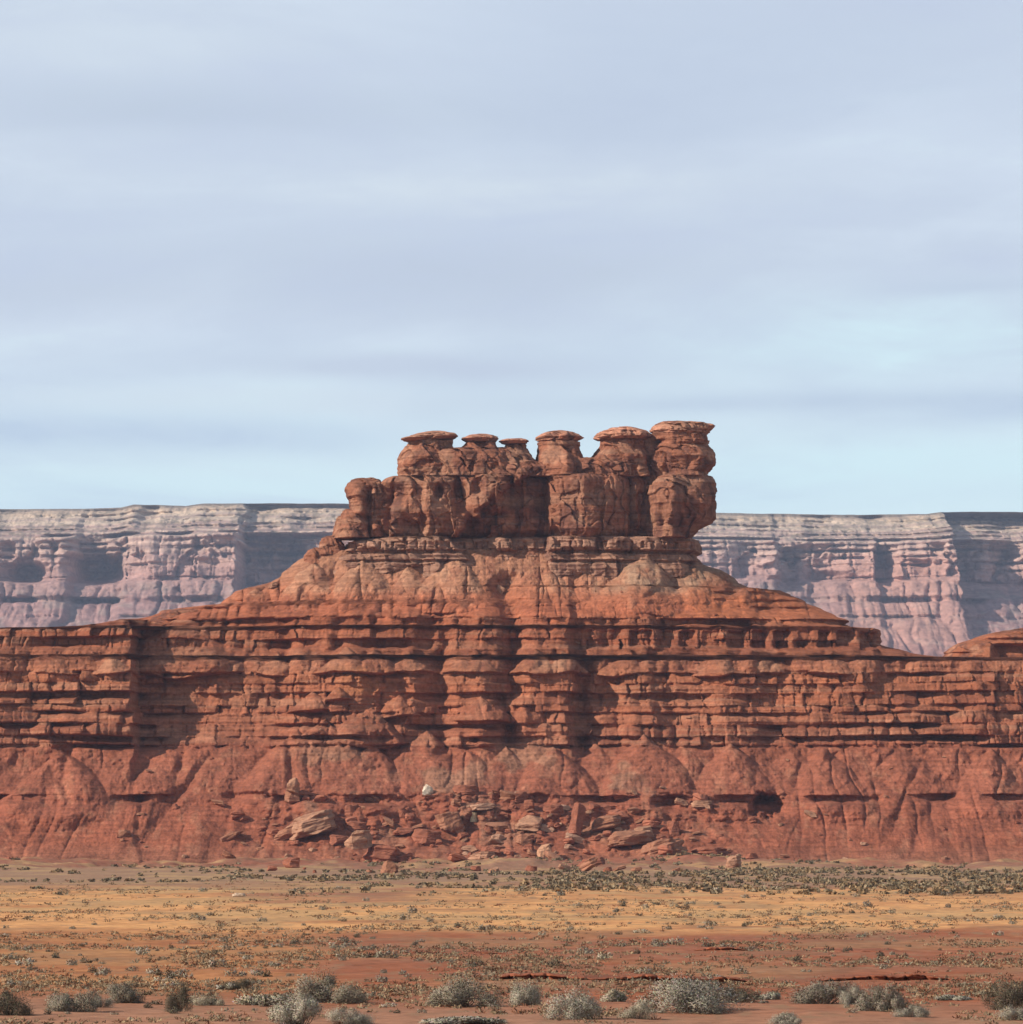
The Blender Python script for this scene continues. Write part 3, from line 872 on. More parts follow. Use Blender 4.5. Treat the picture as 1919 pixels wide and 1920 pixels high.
for k, (lab, yy, tilt, cap, body) in enumerate(PILLARS):
    ex = None
    if k == 3:
        ex = lambda u, V, X, Z, cy: np.where(cy < 0, 1.6 * np.clip(1 - np.abs(u - 1062) / (6 + (V - 838) * 0.5).clip(1), 0, 1) * sm(V, 838, 850), 0)
    if k == 5:
        ex = lambda u, V, X, Z, cy: np.where(cy < 0, -1.2 * np.exp(-((((u - 1280) / 24) ** 2 + ((V - 868) / 14) ** 2) ** 2)) - 0.8 * np.exp(-(((u - 1246) / 5) ** 2)) * sm(V, 845, 855), 0)
    po = tower_piece('pillar', butte, body, yc=yy, seed=200 + 30 * k, amp=0.6, blocks=0.55 if k != 3 else 0.3, bw=3.2, bh=2.8, tint=PIL if k != 2 else (.28, .135, .083), p=2.8, big=0.8, bed=0.25, dv=0.8, extra=ex)
    po['label'] = lab
    tower_piece('cap_rock', po, cap, yc=yy, seed=215 + 30 * k, amp=0.5, tint=CAP, p=2.4, big=0.7, bed=0.3, blocks=0.45, bw=2.0, bh=0.8, dv=0.5, tilt=tilt)
# rock web that closes the slot between the two right-hand pillars
tower_piece('saddle', butte, [(811, 1200, 1238, 1.6), (815, 1192, 1242, 2.4), (840, 1188, 1246, 3.0), (892, 1184, 1250, 5.0), (1004, 1180, 1256, 5.6)], yc=906, seed=391, amp=0.35, blocks=0.3, tint=(.30, .13, .08))
# broken blocks stepping down on the left shoulder
for (a0, rows, sd) in [(0, [(964, 640, 652, 0.8), (967, 633, 658, 1.6), (978, 630, 662, 2.2), (1006, 624, 668, 3.0)], 401),
                       (1, [(1004, 612, 628, 0.9), (1008, 604, 636, 1.8), (1020, 600, 644, 2.4), (1040, 594, 650, 3.0)], 405),
                       (2, [(1027, 586, 600, 0.9), (1031, 576, 612, 1.8), (1042, 570, 622, 2.3), (1062, 564, 630, 2.8)], 409),
                       (3, [(952, 648, 668, 1.2), (957, 642, 678, 2.6), (980, 640, 690, 4.4), (1008, 628, 694, 5.6)], 413)]:
    o = tower_piece('shoulder_block', butte, rows, yc=903 - a0 * 0.5, seed=sd, amp=0.5, blocks=0.3, bw=1.4, bh=1.6, tint=TW, dv=0.8)

tower_piece('shoulder_block', butte, [(1141, 314, 362, 1.6), (1143.5, 304, 376, 3.2), (1152, 296, 382, 4.6), (1158, 280, 394, 5.6), (1180, 262, 404, 7.5)], yc=898, seed=417, amp=0.35, blocks=0.3, bw=2.0, bh=1.4, tint=(.29, .10, .052), bed=0.4)

# ------------------------------------------------------------------ outcrop on the bench at the right edge
def knoll_extra(u, V, X, Z, cy):
    e = -3.2 * bump(V, 1209, 1236, 4) * sm(u, 1856, 1872)
    e += -1.2 * bump(V, 1196, 1201, 2) * sm(u, 1800, 1830)
    e += -1.0 * bump(V, 1222, 1229, 2) * (1 - sm(u, 1800, 1840))
    return e


kn = tower_piece('rock_outcrop', None, [(1172, 1924, 2060, 3.0), (1178, 1890, 2120, 6.0), (1186, 1848, 2160, 8.0), (1192, 1826, 2180, 9.0), (1206, 1790, 2210, 10.5), (1222, 1770, 2230, 11.5), (1232, 1762, 2240, 12.0), (1262, 1752, 2250, 12.6)],
                 yc=899, seed=421, amp=0.3, blocks=0.25, bw=3, bh=2, extra=knoll_extra, tint=(.31, .108, .054), p=2.6, big=0.5, bed=0.3)
tag(kn, 'low red layered outcrop with a dark undercut at the right edge of the butte bench', 'rock outcrop')

# ------------------------------------------------------------------ the pale mesa on the horizon
def build_mesa():
    YM = 5200.0
    V = np.concatenate([np.arange(944, 1120, 1.4), np.arange(1120, 1300, 2.4), np.arange(1300, 1590, 12)])
    us = np.concatenate([np.linspace(-2600, -420, 60)[:-1], np.arange(-420, 2340, 2.2), np.linspace(2340, 4500, 60)])
    Vg, U = np.meshgrid(V, us, indexing='ij')
    dv = tab(U, [(-2600, 8), (0, 11), (150, 10), (205, 8), (230, 2), (285, 4), (330, 5), (362, 1), (500, 0), (660, 1), (1000, 12), (1340, 17), (1480, 20), (1600, 22), (1760, 20), (1790, 16), (1919, 16), (2600, 20)])
    dv = dv + 0.8 * fbm(U / 40, o=2, seed=500)
    fade = 1 - sm(Vg, 960, 1080)
    Vp = Vg + dv * fade
    off = tab(Vg, [(944, 0), (948, 3), (952, 14), (1000, 120), (1008, 128), (1012, 138), (1084, 170), (1092, 178), (1125, 235), (1132, 238), (1240, 420), (1400, 640), (1590, 900)])
    Yb = YM - off
    X = (U - 959.5) / F * (YM - 150)
    Z = H + (VH - Vp) / F * (YM - tab(Vg, [(944, 0), (1000, 60), (1090, 150), (1240, 300), (1590, 700)]))
    beds = 0
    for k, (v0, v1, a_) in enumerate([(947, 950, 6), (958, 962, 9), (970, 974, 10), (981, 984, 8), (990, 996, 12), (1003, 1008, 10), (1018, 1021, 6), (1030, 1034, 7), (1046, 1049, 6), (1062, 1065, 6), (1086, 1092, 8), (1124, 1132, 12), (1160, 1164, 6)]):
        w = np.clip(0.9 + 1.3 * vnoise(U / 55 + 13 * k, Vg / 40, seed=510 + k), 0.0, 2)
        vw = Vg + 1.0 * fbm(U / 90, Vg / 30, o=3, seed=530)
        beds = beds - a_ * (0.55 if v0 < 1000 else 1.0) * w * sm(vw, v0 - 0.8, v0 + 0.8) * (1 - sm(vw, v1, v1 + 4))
    # promontories and bays of the cliff line
    plan = tab(U + 8 * fbm(U / 20, Vg / 20, o=2, seed=540), [(-2600, 0), (-200, 10), (0, 20), (60, 5), (120, 25), (135, 24), (146, -14), (225, -5), (240, 18), (330, 30), (440, 50), (447, 50), (453, -95), (540, -95), (660, -20),
               (900, 0), (1200, 20), (1452, 26), (1462, -2), (1500, 0), (1560, 18), (1636, 26), (1644, -6), (1668, 4), (1700, 26), (1776, 62), (1786, 64), (1794, -70), (1919, -90), (2050, -60), (2200, 20), (4500, 0)])
    plan = plan * (tab(Vg, [(944, 0.2), (1002, 0.3), (1013, 1.0), (1090, 1.05), (1130, 0.55), (1240, 0.3), (1590, 0.0)]) + 0.4 * sm(U, 1690, 1760) * (1 - sm(Vg, 1000, 1013)))
    for (cu, cv, ru, rv, d) in [(178, 1068, 46, 26, 62), (52, 1078, 40, 18, 50), (370, 1060, 26, 7, 14), (1655, 1062, 18, 30, 30), (1478, 1066, 22, 36, 24), (1545, 1084, 36, 10, 16), (265, 972, 20, 30, 22), (590, 990, 40, 22, 16),
                                (170, 1130, 60, 6, 12), (60, 1128, 30, 8, 10), (1850, 1165, 60, 12, 14), (1500, 1000, 40, 8, 10), (1230, 1040, 30, 30, 20)]:
        plan = plan - d * np.exp(-((((U - cu) / ru) ** 2 + ((Vg - cv) / rv) ** 2) ** 2))
    cliff = bump(Vg, 1010, 1088, 3)
    r, e = joints(U + 5 * fbm(Vg / 20, U / 30, o=2, seed=541), 34, np.floor(Vg / 400), 542)
    rr, ee = joints(U, 11, np.digitize(Vg, [962, 974, 984, 996, 1008, 1034, 1049, 1092]), 543)
    rel = cliff * ((r - 0.5) * 9 - 4 * np.exp(-(e / 2.0) ** 2)) + (1 - sm(Vg, 1090, 1100)) * (rr - 0.5) * 5
    run = 1 - np.abs(vnoise((U + 14 * fbm(U / 40, Vg / 40, o=2, seed=544)) / 30, Vg / 140, seed=545))
    run2 = 1 - np.abs(vnoise((U + 6 * fbm(U / 15, Vg / 20, o=2, seed=546)) / 11, Vg / 60, seed=547))
    tal = sm(Vg, 1088, 1110)
    rel = rel + tal * (-15 * run ** 4 - 5 * run2 ** 4)
    rel = rel + 3.0 * fbm(U / 12, Vg / 5, o=3, seed=548) + 26 * fbm(U / 70, Vg / 90, o=3, seed=549) * cliff + 12 * fbm(U / 60, Vg / 60, o=2, seed=553)
    cut = sm(fbm(U / 45, Vg / 60, o=3, seed=554), 0.12, 0.2) * bump(Vg, 1022, 1086, 4)
    rel = rel - 14 * cut
    Y = Yb - (plan + beds + rel) * sm(Vg, 943, 950)
    # colours of the beds
    vw = Vg + 3 * fbm(U / 70, Vg / 30, o=2, seed=550)
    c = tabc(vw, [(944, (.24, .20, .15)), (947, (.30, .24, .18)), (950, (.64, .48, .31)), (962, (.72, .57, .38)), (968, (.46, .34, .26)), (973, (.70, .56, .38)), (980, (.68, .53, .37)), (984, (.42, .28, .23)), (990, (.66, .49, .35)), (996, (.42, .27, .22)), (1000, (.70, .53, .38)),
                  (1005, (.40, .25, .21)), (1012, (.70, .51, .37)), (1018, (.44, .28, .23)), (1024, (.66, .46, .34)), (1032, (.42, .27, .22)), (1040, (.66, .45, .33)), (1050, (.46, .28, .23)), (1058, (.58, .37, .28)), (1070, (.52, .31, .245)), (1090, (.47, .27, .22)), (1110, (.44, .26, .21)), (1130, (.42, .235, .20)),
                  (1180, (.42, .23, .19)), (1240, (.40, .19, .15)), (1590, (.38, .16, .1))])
    n1 = fbm(U / 26, Vg / 12, o=3, seed=551)
    n2 = fbm(U / 7, Vg / 4, o=3, seed=552)
    veg = sm(n2 + 0.5 * n1, 0.05, 0.4) * (1 - sm(Vg, 1000, 1030))
    c = lerpc(c, (.26, .22, .15), veg * 0.75)
    c = lerpc(c, (.40, .30, .24), tal * sm(n1, 0.0, 0.4) * 0.6)
    c = lerpc(c, c.mean(-1, keepdims=True) * np.array((1.12, 0.95, 0.95)), np.full(c.shape[:2], 0.2)) * np.array((0.82, .76, .755))
    c = lerpc(c, (.46, .235, .17), bump(U, 1560, 1790, 60) * bump(Vg, 1040, 1220, 30) * 0.6)
    c = c * (1 + 0.22 * n2)[..., None]
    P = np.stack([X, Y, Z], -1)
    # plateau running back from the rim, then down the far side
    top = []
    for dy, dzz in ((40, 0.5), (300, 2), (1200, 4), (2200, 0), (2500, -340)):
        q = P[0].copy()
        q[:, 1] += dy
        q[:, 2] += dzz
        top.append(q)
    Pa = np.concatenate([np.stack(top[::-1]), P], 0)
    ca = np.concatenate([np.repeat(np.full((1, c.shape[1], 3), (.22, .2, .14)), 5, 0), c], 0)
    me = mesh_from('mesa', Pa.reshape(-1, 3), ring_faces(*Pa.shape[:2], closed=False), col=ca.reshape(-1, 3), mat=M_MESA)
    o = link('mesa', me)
    tag(o, 'long pale banded mesa with a level rim along the horizon', 'mesa')


build_mesa()

# ------------------------------------------------------------------ fallen boulders
_g = np.linspace(-1, 1, 15)


def cube_sphere(k=14):
    g = np.linspace(-1, 1, k + 1)
    a, b = np.meshgrid(g, g, indexing='ij')
    one = np.ones_like(a)
    faces = [np.stack(q, -1) for q in ((one, a, b), (-one, b, a), (b, one, a), (a, -one, b), (a, b, one), (b, a, -one))]
    vs, qs, off = [], [], 0
    for f in faces:
        n = f.shape[0]
        vs.append(f.reshape(-1, 3))
        i, j = np.meshgrid(np.arange(n - 1), np.arange(n - 1), indexing='ij')
        q = np.stack([i * n + j, (i + 1) * n + j, (i + 1) * n + j + 1, i * n + j + 1], -1).reshape(-1, 4) + off
        qs.append(q)
        off += n * n
    v = np.concatenate(vs)
    q = np.concatenate(qs)
    key = np.round(v * 1000).astype(np.int64)
    _, first, inv = np.unique(key, axis=0, return_index=True, return_inverse=True)
    return v[first] / np.linalg.norm(v[first], axis=1)[:, None], inv.ravel()[q]


CS_V, CS_Q = cube_sphere(18)


def boulder_mesh(name, w, d, h, seed, tint, flat=False, jag=0.13):
    r = np.random.default_rng(seed)
    nrm = r.normal(size=(13, 3))
    nrm /= np.linalg.norm(nrm, axis=1)[:, None]
    nrm[0] = (0.1, 0.05, 1)
    nrm[1] = (0, 0, -1)
    nrm[2] = (-0.9, -0.35, 0.25)
    nrm[3] = (0.9, -0.3, 0.1)
    nrm[4] = (0.05, -1, 0.1)
    nrm /= np.linalg.norm(nrm, axis=1)[:, None]
    hk = r.uniform(0.62, 0.92, 13)
    dot = CS_V @ nrm.T
    rad = np.min(np.where(dot > 0.05, hk / np.maximum(dot, 0.05), 9), axis=1)
    rad = np.minimum(rad, 1.25)
    v = CS_V * rad[:, None]
    v = v / np.abs(v).max(0)
    lay = fbm(v[:, 2] * 4.0, v[:, 0] * 0.6, o=2, seed=seed)
    v = v * (1 + jag * lay[:, None] * np.array((1, 1, 0)) + jag * fbm(v[:, 0] * 2.5, v[:, 1] * 2.5, v[:, 2] * 2.5, o=3, seed=seed + 3)[:, None])
    v = v * np.array((w / 2, d / 2, h / 2))
    c = np.broadcast_to(np.array(tint), v.shape) * (1 + 0.25 * fbm(v[:, 0] * 2, v[:, 1] * 2, v[:, 2] * 2, o=3, seed=seed + 5))[:, None]
    c = lerpc(c, (.20, .075, .045), sm(fbm(v[:, 0] / 1.1, v[:, 1] / 1.1, v[:, 2] / 1.1, o=2, seed=seed + 7), 0.1, 0.5) * 0.5)
    return mesh_from(name, v, CS_Q, col=c, mat=M_BOULDER, smooth=False)


bpy.context.view_layer.update()
CAMO = Vector((0, 0, H))


def on_butte(u, v):
    """the point of the slope seen along a photograph direction"""
    d = Vector(((u - 959.5) / F, 1, (VH - v) / F)).normalized()
    best = None
    for o in BODY.values():
        ok, loc, nrm, _ = o.ray_cast(CAMO, d)
        if ok and (best is None or loc.y < best.y):
            best = loc
    if best is None or (v > VH + 3 and best.y > H * F / (v - VH)):
        y = H * F / (v - VH)
        best = Vector((ux(u, y), y, 0))
    best.z = max(best.z, float(ground_h(best.x, best.y)))
    return best


PALE = (.37, .19, .115)
TAN = (.31, .138, .08)
RED = (.28, .10, .058)
WHITE = (.58, .48, .36)
# u centre, v base, width, height (photograph px), depth ratio, roll, tint, seed, label
BOULDERS = [
    (550, 1508, 34, 28, 1.0, 0, TAN, 1, 'pale tan boulder carrying a smaller round stone, left end of the boulder field'),
    (549, 1483, 27, 26, 1.0, 10, PALE, 2, 'small rounded pale stone balanced on top of a tan boulder'),
    (585, 1566, 112, 40, 0.8, -14, PALE, 3, 'large pinkish slab tilted up to the right with a deep shadow below'),
    (540, 1574, 80, 20, 0.8, -16, TAN, 4, 'low tan wedge at the left foot of the largest tilted slab'),
    (674, 1592, 56, 34, 0.9, -8, PALE, 5, 'pale tan block lying on top of a dark overhanging slab'),
    (718, 1616, 92, 34, 0.9, 6, RED, 6, 'reddish overhanging slab with a dark hollow under a pale block'),
    (732, 1642, 38, 26, 0.9, 0, TAN, 7, 'small tan boulder at the edge of the flat below the overhanging slab'),
    (804, 1492, 24, 18, 0.9, 25, WHITE, 8, 'bright white stone on the slope above the boulder field'),
    (855, 1512, 24, 14, 1.0, 0, TAN, 9, 'small grey-tan stone right of the bright white stone'),
    (842, 1562, 56, 40, 0.9, -22, TAN, 10, 'tilted tan slab leaning left with a black shadow on its right'),
    (888, 1541, 18, 17, 1.0, 0, (.62, .47, .28), 11, 'small yellowish stone in the dark gap beside a tilted slab'),
    (998, 1556, 64, 26, 0.9, 4, PALE, 12, 'flat oval pinkish boulder lying in the middle of the field'),
    (982, 1586, 32, 20, 0.9, 0, TAN, 13, 'small grey-tan boulder just below the flat oval one'),
    (1022, 1614, 32, 32, 0.9, -10, (.46, .24, .14), 14, 'orange upright boulder with a shadow on its right near the flat'),
    (1084, 1570, 30, 62, 0.9, 8, RED, 15, 'tall narrow reddish standing rock among the flat slabs'),
    (1132, 1556, 68, 24, 1.0, -12, TAN, 16, 'tan slab with dark shade underneath, uppermost right of the standing rock'),
    (1182, 1588, 94, 30, 0.9, -8, TAN, 17, 'wide grey-tan slab between two long tilted slabs'),
    (1242, 1612, 108, 32, 0.8, -18, TAN, 18, 'long thin tan slab rising to the right over a black gap'),
    (1330, 1604, 84, 15, 0.8, -3, RED, 19, 'long low reddish ledge block at the right of the boulder field'),
    (1374, 1628, 32, 22, 0.9, -8, PALE, 20, 'lone pinkish white block with a black shadow at the right foot of the slope'),
    (1264, 1566, 28, 26, 1.0, 0, RED, 21, 'rounded red boulder above the long thin slab'),
    (1108, 1628, 60, 16, 0.9, -10, RED, 22, 'low red slab tilted over the flat below the standing rock'),
    (1410, 1614, 34, 14, 1.0, 0, RED, 23, 'small flat red rock just right of the lone pinkish block'),
    (938, 1112, 22, 13, 0.9, 30, PALE, 24, 'pale cream boulder perched in the gully below the tower'),
    (513, 1102, 20, 10, 0.9, -10, PALE, 25, 'pale block on the left shoulder of the butte skyline'),
    (920, 1604, 36, 16, 1.0, 8, RED, 26, 'small red block left of the orange upright boulder'),
    (760, 1566, 52, 14, 1.0, 0, RED, 27, 'flat brownish slab between the pale block and the tilted tan slab'),
    (232, 1570, 26, 14, 1.0, 0, TAN, 28, 'small pale stone alone on the left slope'),
    (430, 1576, 56, 13, 0.8, -24, TAN, 29, 'thin pale sliver of rock sloping on the red left slope'),
    (70, 1280, 14, 14, 1.0, 0, PALE, 30, 'tiny pale block on the left ledge of the butte'),
]
for (u, v, w, h, dr, roll, tint, sd, lab) in BOULDERS:
    if sd == 2:
        p0 = on_butte(550, 1508)
        p0 = Vector((p0.x, p0.y - 1.0, vz(1485, p0.y)))
    elif sd == 5:
        p0 = on_butte(718, 1616)
        p0 = Vector((ux(u, p0.y), p0.y - 1.6, vz(v, p0.y)))
    else:
        p0 = on_butte(u, v)
    k = p0.y / F
    W_, H_ = w * k, h * k
    o = link('boulder', boulder_mesh('boulder', W_, W_ * dr, H_ * 1.15, 700 + sd, tint))
    o.location = (p0.x, p0.y + W_ * dr * 0.12, p0.z + H_ * 0.46)
    o.rotation_euler = (R(float(rng.uniform(-6, 6))), R(roll), R(float(rng.uniform(-15, 15))))
    tag(o, lab, 'boulder', 'fallen boulders on the butte slope')

ROCK_PROTO = [boulder_mesh('rock', 1.0, 0.9, hh, 800 + i, t_) for i, (hh, t_) in enumerate([(0.5, TAN), (0.6, RED), (0.4, PALE), (0.75, RED), (0.45, (.40, .22, .14)), (0.32, TAN), (0.6, (.36, .13, .075))])]
cand = []
for i in range(4000):
    if len(cand) >= 285:
        break
    if rng.random() < 0.74:
        u = rng.normal(940, 255)
        v = rng.uniform(1488, 1640)
        sz = rng.choice([9, 13, 18, 25, 34, 44], p=[.2, .25, .24, .17, .10, .04])
    elif rng.random() < 0.6:
        u = rng.uniform(0, 1919)
        v = rng.uniform(1405, 1636)
        sz = rng.choice([7, 9, 12, 15])
    else:
        u = rng.uniform(480, 1420)
        v = rng.uniform(1075, 1400)
        sz = rng.choice([5, 6, 8, 10])
    if not (5 < u < 1915):
        continue
    cand.append((u, v, sz))
first = True
for (u, v, sz) in cand:
    p0 = on_butte(u, v)
    if p0.y > 893:
        continue
    o = link('rock', ROCK_PROTO[int(rng.integers(len(ROCK_PROTO)))])
    s = float(sz) * p0.y / F
    o.scale = (s * rng.uniform(.8, 1.5), s * rng.uniform(.8, 1.2), s * rng.uniform(.7, 1.2))
    o.location = (p0.x, p0.y + 0.15 * s, p0.z + 0.24 * s)
    o.rotation_euler = (R(rng.uniform(-12, 12)), R(rng.uniform(-24, 12)), R(rng.uniform(-40, 40) + 180 * int(rng.random() < 0.5)))
    tag(o, 'small broken sandstone rock scattered on the slopes of the butte', 'rock', 'small rocks strewn on the butte slopes')

# ------------------------------------------------------------------ low red cutbanks on the flat
def cutbank(u0, u1, v, hpx, seed, label, tint=(.28, .086, .042)):
    y = H * F / (v - VH)
    h = hpx * y / F * 0.75
    n = int((u1 - u0) * 1.2)
    us = np.linspace(u0, u1, n)
    X = ux(us, y)
    env = np.minimum(1, np.minimum(us - u0, u1 - us) / 60.0).clip(0.03)
    r, e = joints(X, 0.55, np.zeros(n), seed)
    hh = h * env * (0.62 + 0.75 * fbm(X / 2.2, o=4, seed=seed, gain=0.6)).clip(0.05, 1.4)
    yy = y + 0.8 * fbm(X / 2.5, o=2, seed=seed + 1) - 0.25 * (r - 0.5) + 0.22 * np.exp(-(e / 0.06) ** 2)
    prof = [(-0.75, -0.25), (-0.35, 0.06), (0.02, 0.16), (0.16, 0.36), (0.10, 0.60), (-0.06, 0.72), (-0.14, 0.86), (-0.02, 0.98), (0.6, 1.06), (3.0, 0.80), (7.0, 0.2), (9.5, -0.5)]
    rows = []
    for k, (dy, dz_) in enumerate(prof):
        jit = 0.22 * fbm(X / 0.5, np.full(n, k * 1.3), o=3, seed=seed + 2)
        sc = h / 0.33
        rows.append(np.stack([X, yy + dy * (sc if dy < 0.5 else 1.0) + jit, ground_h(X, yy) + hh * dz_ - 0.05], -1))
    P = np.stack(rows, 0)
    c = np.broadcast_to(np.array(tint), P.shape).copy()
    c[8:] = (.265, .092, .048)
    c = c * (1 + 0.3 * fbm(P[..., 0] / 0.4, P[..., 2] / 0.15, o=3, seed=seed + 4))[..., None]
    o = link('cutbank', mesh_from('cutbank', P.reshape(-1, 3), ring_faces(*P.shape[:2], closed=False)[:, ::-1], col=c.reshape(-1, 3), mat=M_BOULDER))
    tag(o, label, 'cutbank', 'low red cutbanks on the flat')


cutbank(905, 1440, 1846, 22, 900, 'longest dark red eroded bank behind the foreground bushes')
cutbank(1500, 1810, 1842, 19, 910, 'short bright red eroded bank at the right behind the bushes')
cutbank(735, 975, 1786, 11, 920, 'low reddish bank at the front edge of the yellow sand')
cutbank(1270, 1440, 1780, 9, 930, 'thin dark bank halfway out on the red soil right of centre')
cutbank(1545, 1705, 1786, 11, 940, 'thin red bank on the soil near the right edge')

st = boulder_mesh('flat_stone', 1.2, 0.8, 0.3, 950, (.55, .40, .28))
yst = H * F / (1683 - VH)
o = link('flat_stone', st, loc=(ux(450, yst), yst, float(ground_h(ux(450, yst), yst)) + 0.12))
tag(o, 'pale flat stone lying alone where the yellow sand meets the brush on the left', 'stone')

# ------------------------------------------------------------------ shrubs
def leaf_material(name, a, b, dry):
    m = bpy.data.materials.new(name)
    m.use_nodes = True
    t = m.node_tree
    p = t.nodes['Principled BSDF']
    p.inputs['Roughness'].default_value = 0.9
    p.inputs['Specular IOR Level'].default_value = 0.1
    at = node(t, 'ShaderNodeAttribute', attribute_name='tint')
    oi = node(t, 'ShaderNodeObjectInfo')
    c = ramp(t, oi.outputs['Random'], [(0, a), (0.6, b), (1, dry)])
    t.links.new(mix_col(t, 1.0, c, at.outputs['Color'], 'MULTIPLY'), p.inputs['Base Color'])
    return m


M_LEAF = leaf_material('shrub_leaves', (.23, .19, .14), (.27, .225, .165), (.33, .26, .18))
M_PALE = leaf_material('pale_shrub_leaves', (.34, .29, .22), (.38, .325, .245), (.42, .34, .23))
M_DARK = leaf_material('dark_shrub_leaves', (.12, .095, .065), (.15, .12, .08), (.17, .125, .08))
M_STEM = bpy.data.materials.new('shrub_stem')
M_STEM.use_nodes = True
_t = M_STEM.node_tree
_p = _t.nodes['Principled BSDF']
_p.inputs['Roughness'].default_value = 0.9
_n = node(_t, 'ShaderNodeTexNoise')
_n.inputs['Scale'].default_value = 30
_t.links.new(ramp(_t, _n.outputs['Fac'], [(0.3, (.10, .075, .055)), (0.7, (.24, .19, .15))]), _p.inputs['Base Color'])


def shrub_meshes(seed, n_leaf, leaf, lobes, mat, droop=0.0, n_stem=26):
    """unit shrub: about 1 wide, 0.62 high; foliage and stems"""
    r = np.random.default_rng(seed)
    L = np.stack([r.uniform(-.38, .38, lobes), r.uniform(-.30, .30, lobes), r.uniform(.06, .36, lobes)], -1)
    L[:, 2] *= 1.05 - 1.1 * np.abs(L[:, 0] - r.uniform(-.2, .2))
    rad = r.uniform(.09, .21, lobes)
    k = r.integers(0, lobes, n_leaf)
    d = r.normal(size=(n_leaf, 3))
    d /= np.linalg.norm(d, axis=1)[:, None]
    rr = r.uniform(0.15, 1.0, n_leaf) ** 0.5 * (1 + 0.22 * r.normal(size=n_leaf))
    c = L[k] + d * (rad[k] * rr)[:, None]
    c[:, 2] = np.abs(c[:, 2]) * (1 - droop)
    ax = 0.8 * d + r.normal(size=(n_leaf, 3)) * 0.55
    ax[:, 2] += 0.25
    ax /= np.linalg.norm(ax, axis=1)[:, None]
    sd = np.cross(ax, r.normal(size=(n_leaf, 3)))
    sd /= np.linalg.norm(sd, axis=1)[:, None] + 1e-9
    ln = leaf * r.uniform(0.5, 1.5, n_leaf)[:, None]
    wd = leaf * 0.30 * r.uniform(0.6, 1.3, n_leaf)[:, None]
    v = np.stack([c - sd * wd * 0.6, c + sd * wd * 0.6, c + ax * ln + sd * wd * 0.4, c + ax * ln - sd * wd * 0.4], 1)
    q = np.arange(n_leaf * 4).reshape(-1, 4)
    tone = (0.80 + 0.40 * r.random((n_leaf, 1)) + 0.25 * (r.random(lobes)[k][:, None] - 0.5)) * np.array((1, 1, 1))
    tone = tone * (1 + 0.08 * r.normal(size=(n_leaf, 3)))
    out_n = d + 0.30 * r.normal(size=(n_leaf, 3)) + np.array((0, 0, 0.25)) + 1.2 * (c - np.array((0, 0, .1)))
    gn = np.cross(v[:, 1] - v[:, 0], v[:, 2] - v[:, 0])
    back = (gn * out_n).sum(1) < 0
    q[back] = q[back][:, ::-1]
    fol = mesh_from('foliage', v.reshape(-1, 3), q, col=np.repeat(tone, 4, 0), smooth=False, mat=mat)
    soft_normals(fol, np.repeat(out_n, 4, 0))
    vs, qs = [], []
    for i in range(n_stem):
        tip = c[r.integers(n_leaf)] * 0.95
        base = np.array((tip[0] * 0.12, tip[1] * 0.12, -0.06))
        mid = (base + tip) / 2 + 0.04 * r.normal(size=3)
        rings = []
        for t_, w in ((base, .013), (mid, .009), (tip, .004)):
            rings.append(t_ + w * np.array([(1, 0, 0), (-.5, .87, 0), (-.5, -.87, 0)]))
        o_ = len(vs) * 9
        vs.append(np.concatenate(rings))
        for a in range(2):
            for b in range(3):
                b2 = (b + 1) % 3
                qs.append([o_ + a * 3 + b, o_ + a * 3 + b2, o_ + a * 3 + 3 + b2, o_ + a * 3 + 3 + b])
    stem = mesh_from('stem', np.concatenate(vs), np.array(qs), mat=M_STEM)
    return fol, stem


NEAR = {'grey': (17000, 0.020, M_LEAF, 0.0), 'pale': (17000, 0.020, M_PALE, 0.0), 'dark': (15000, 0.019, M_DARK, 0.0), 'grass': (7000, 0.055, M_PALE, 0.3)}
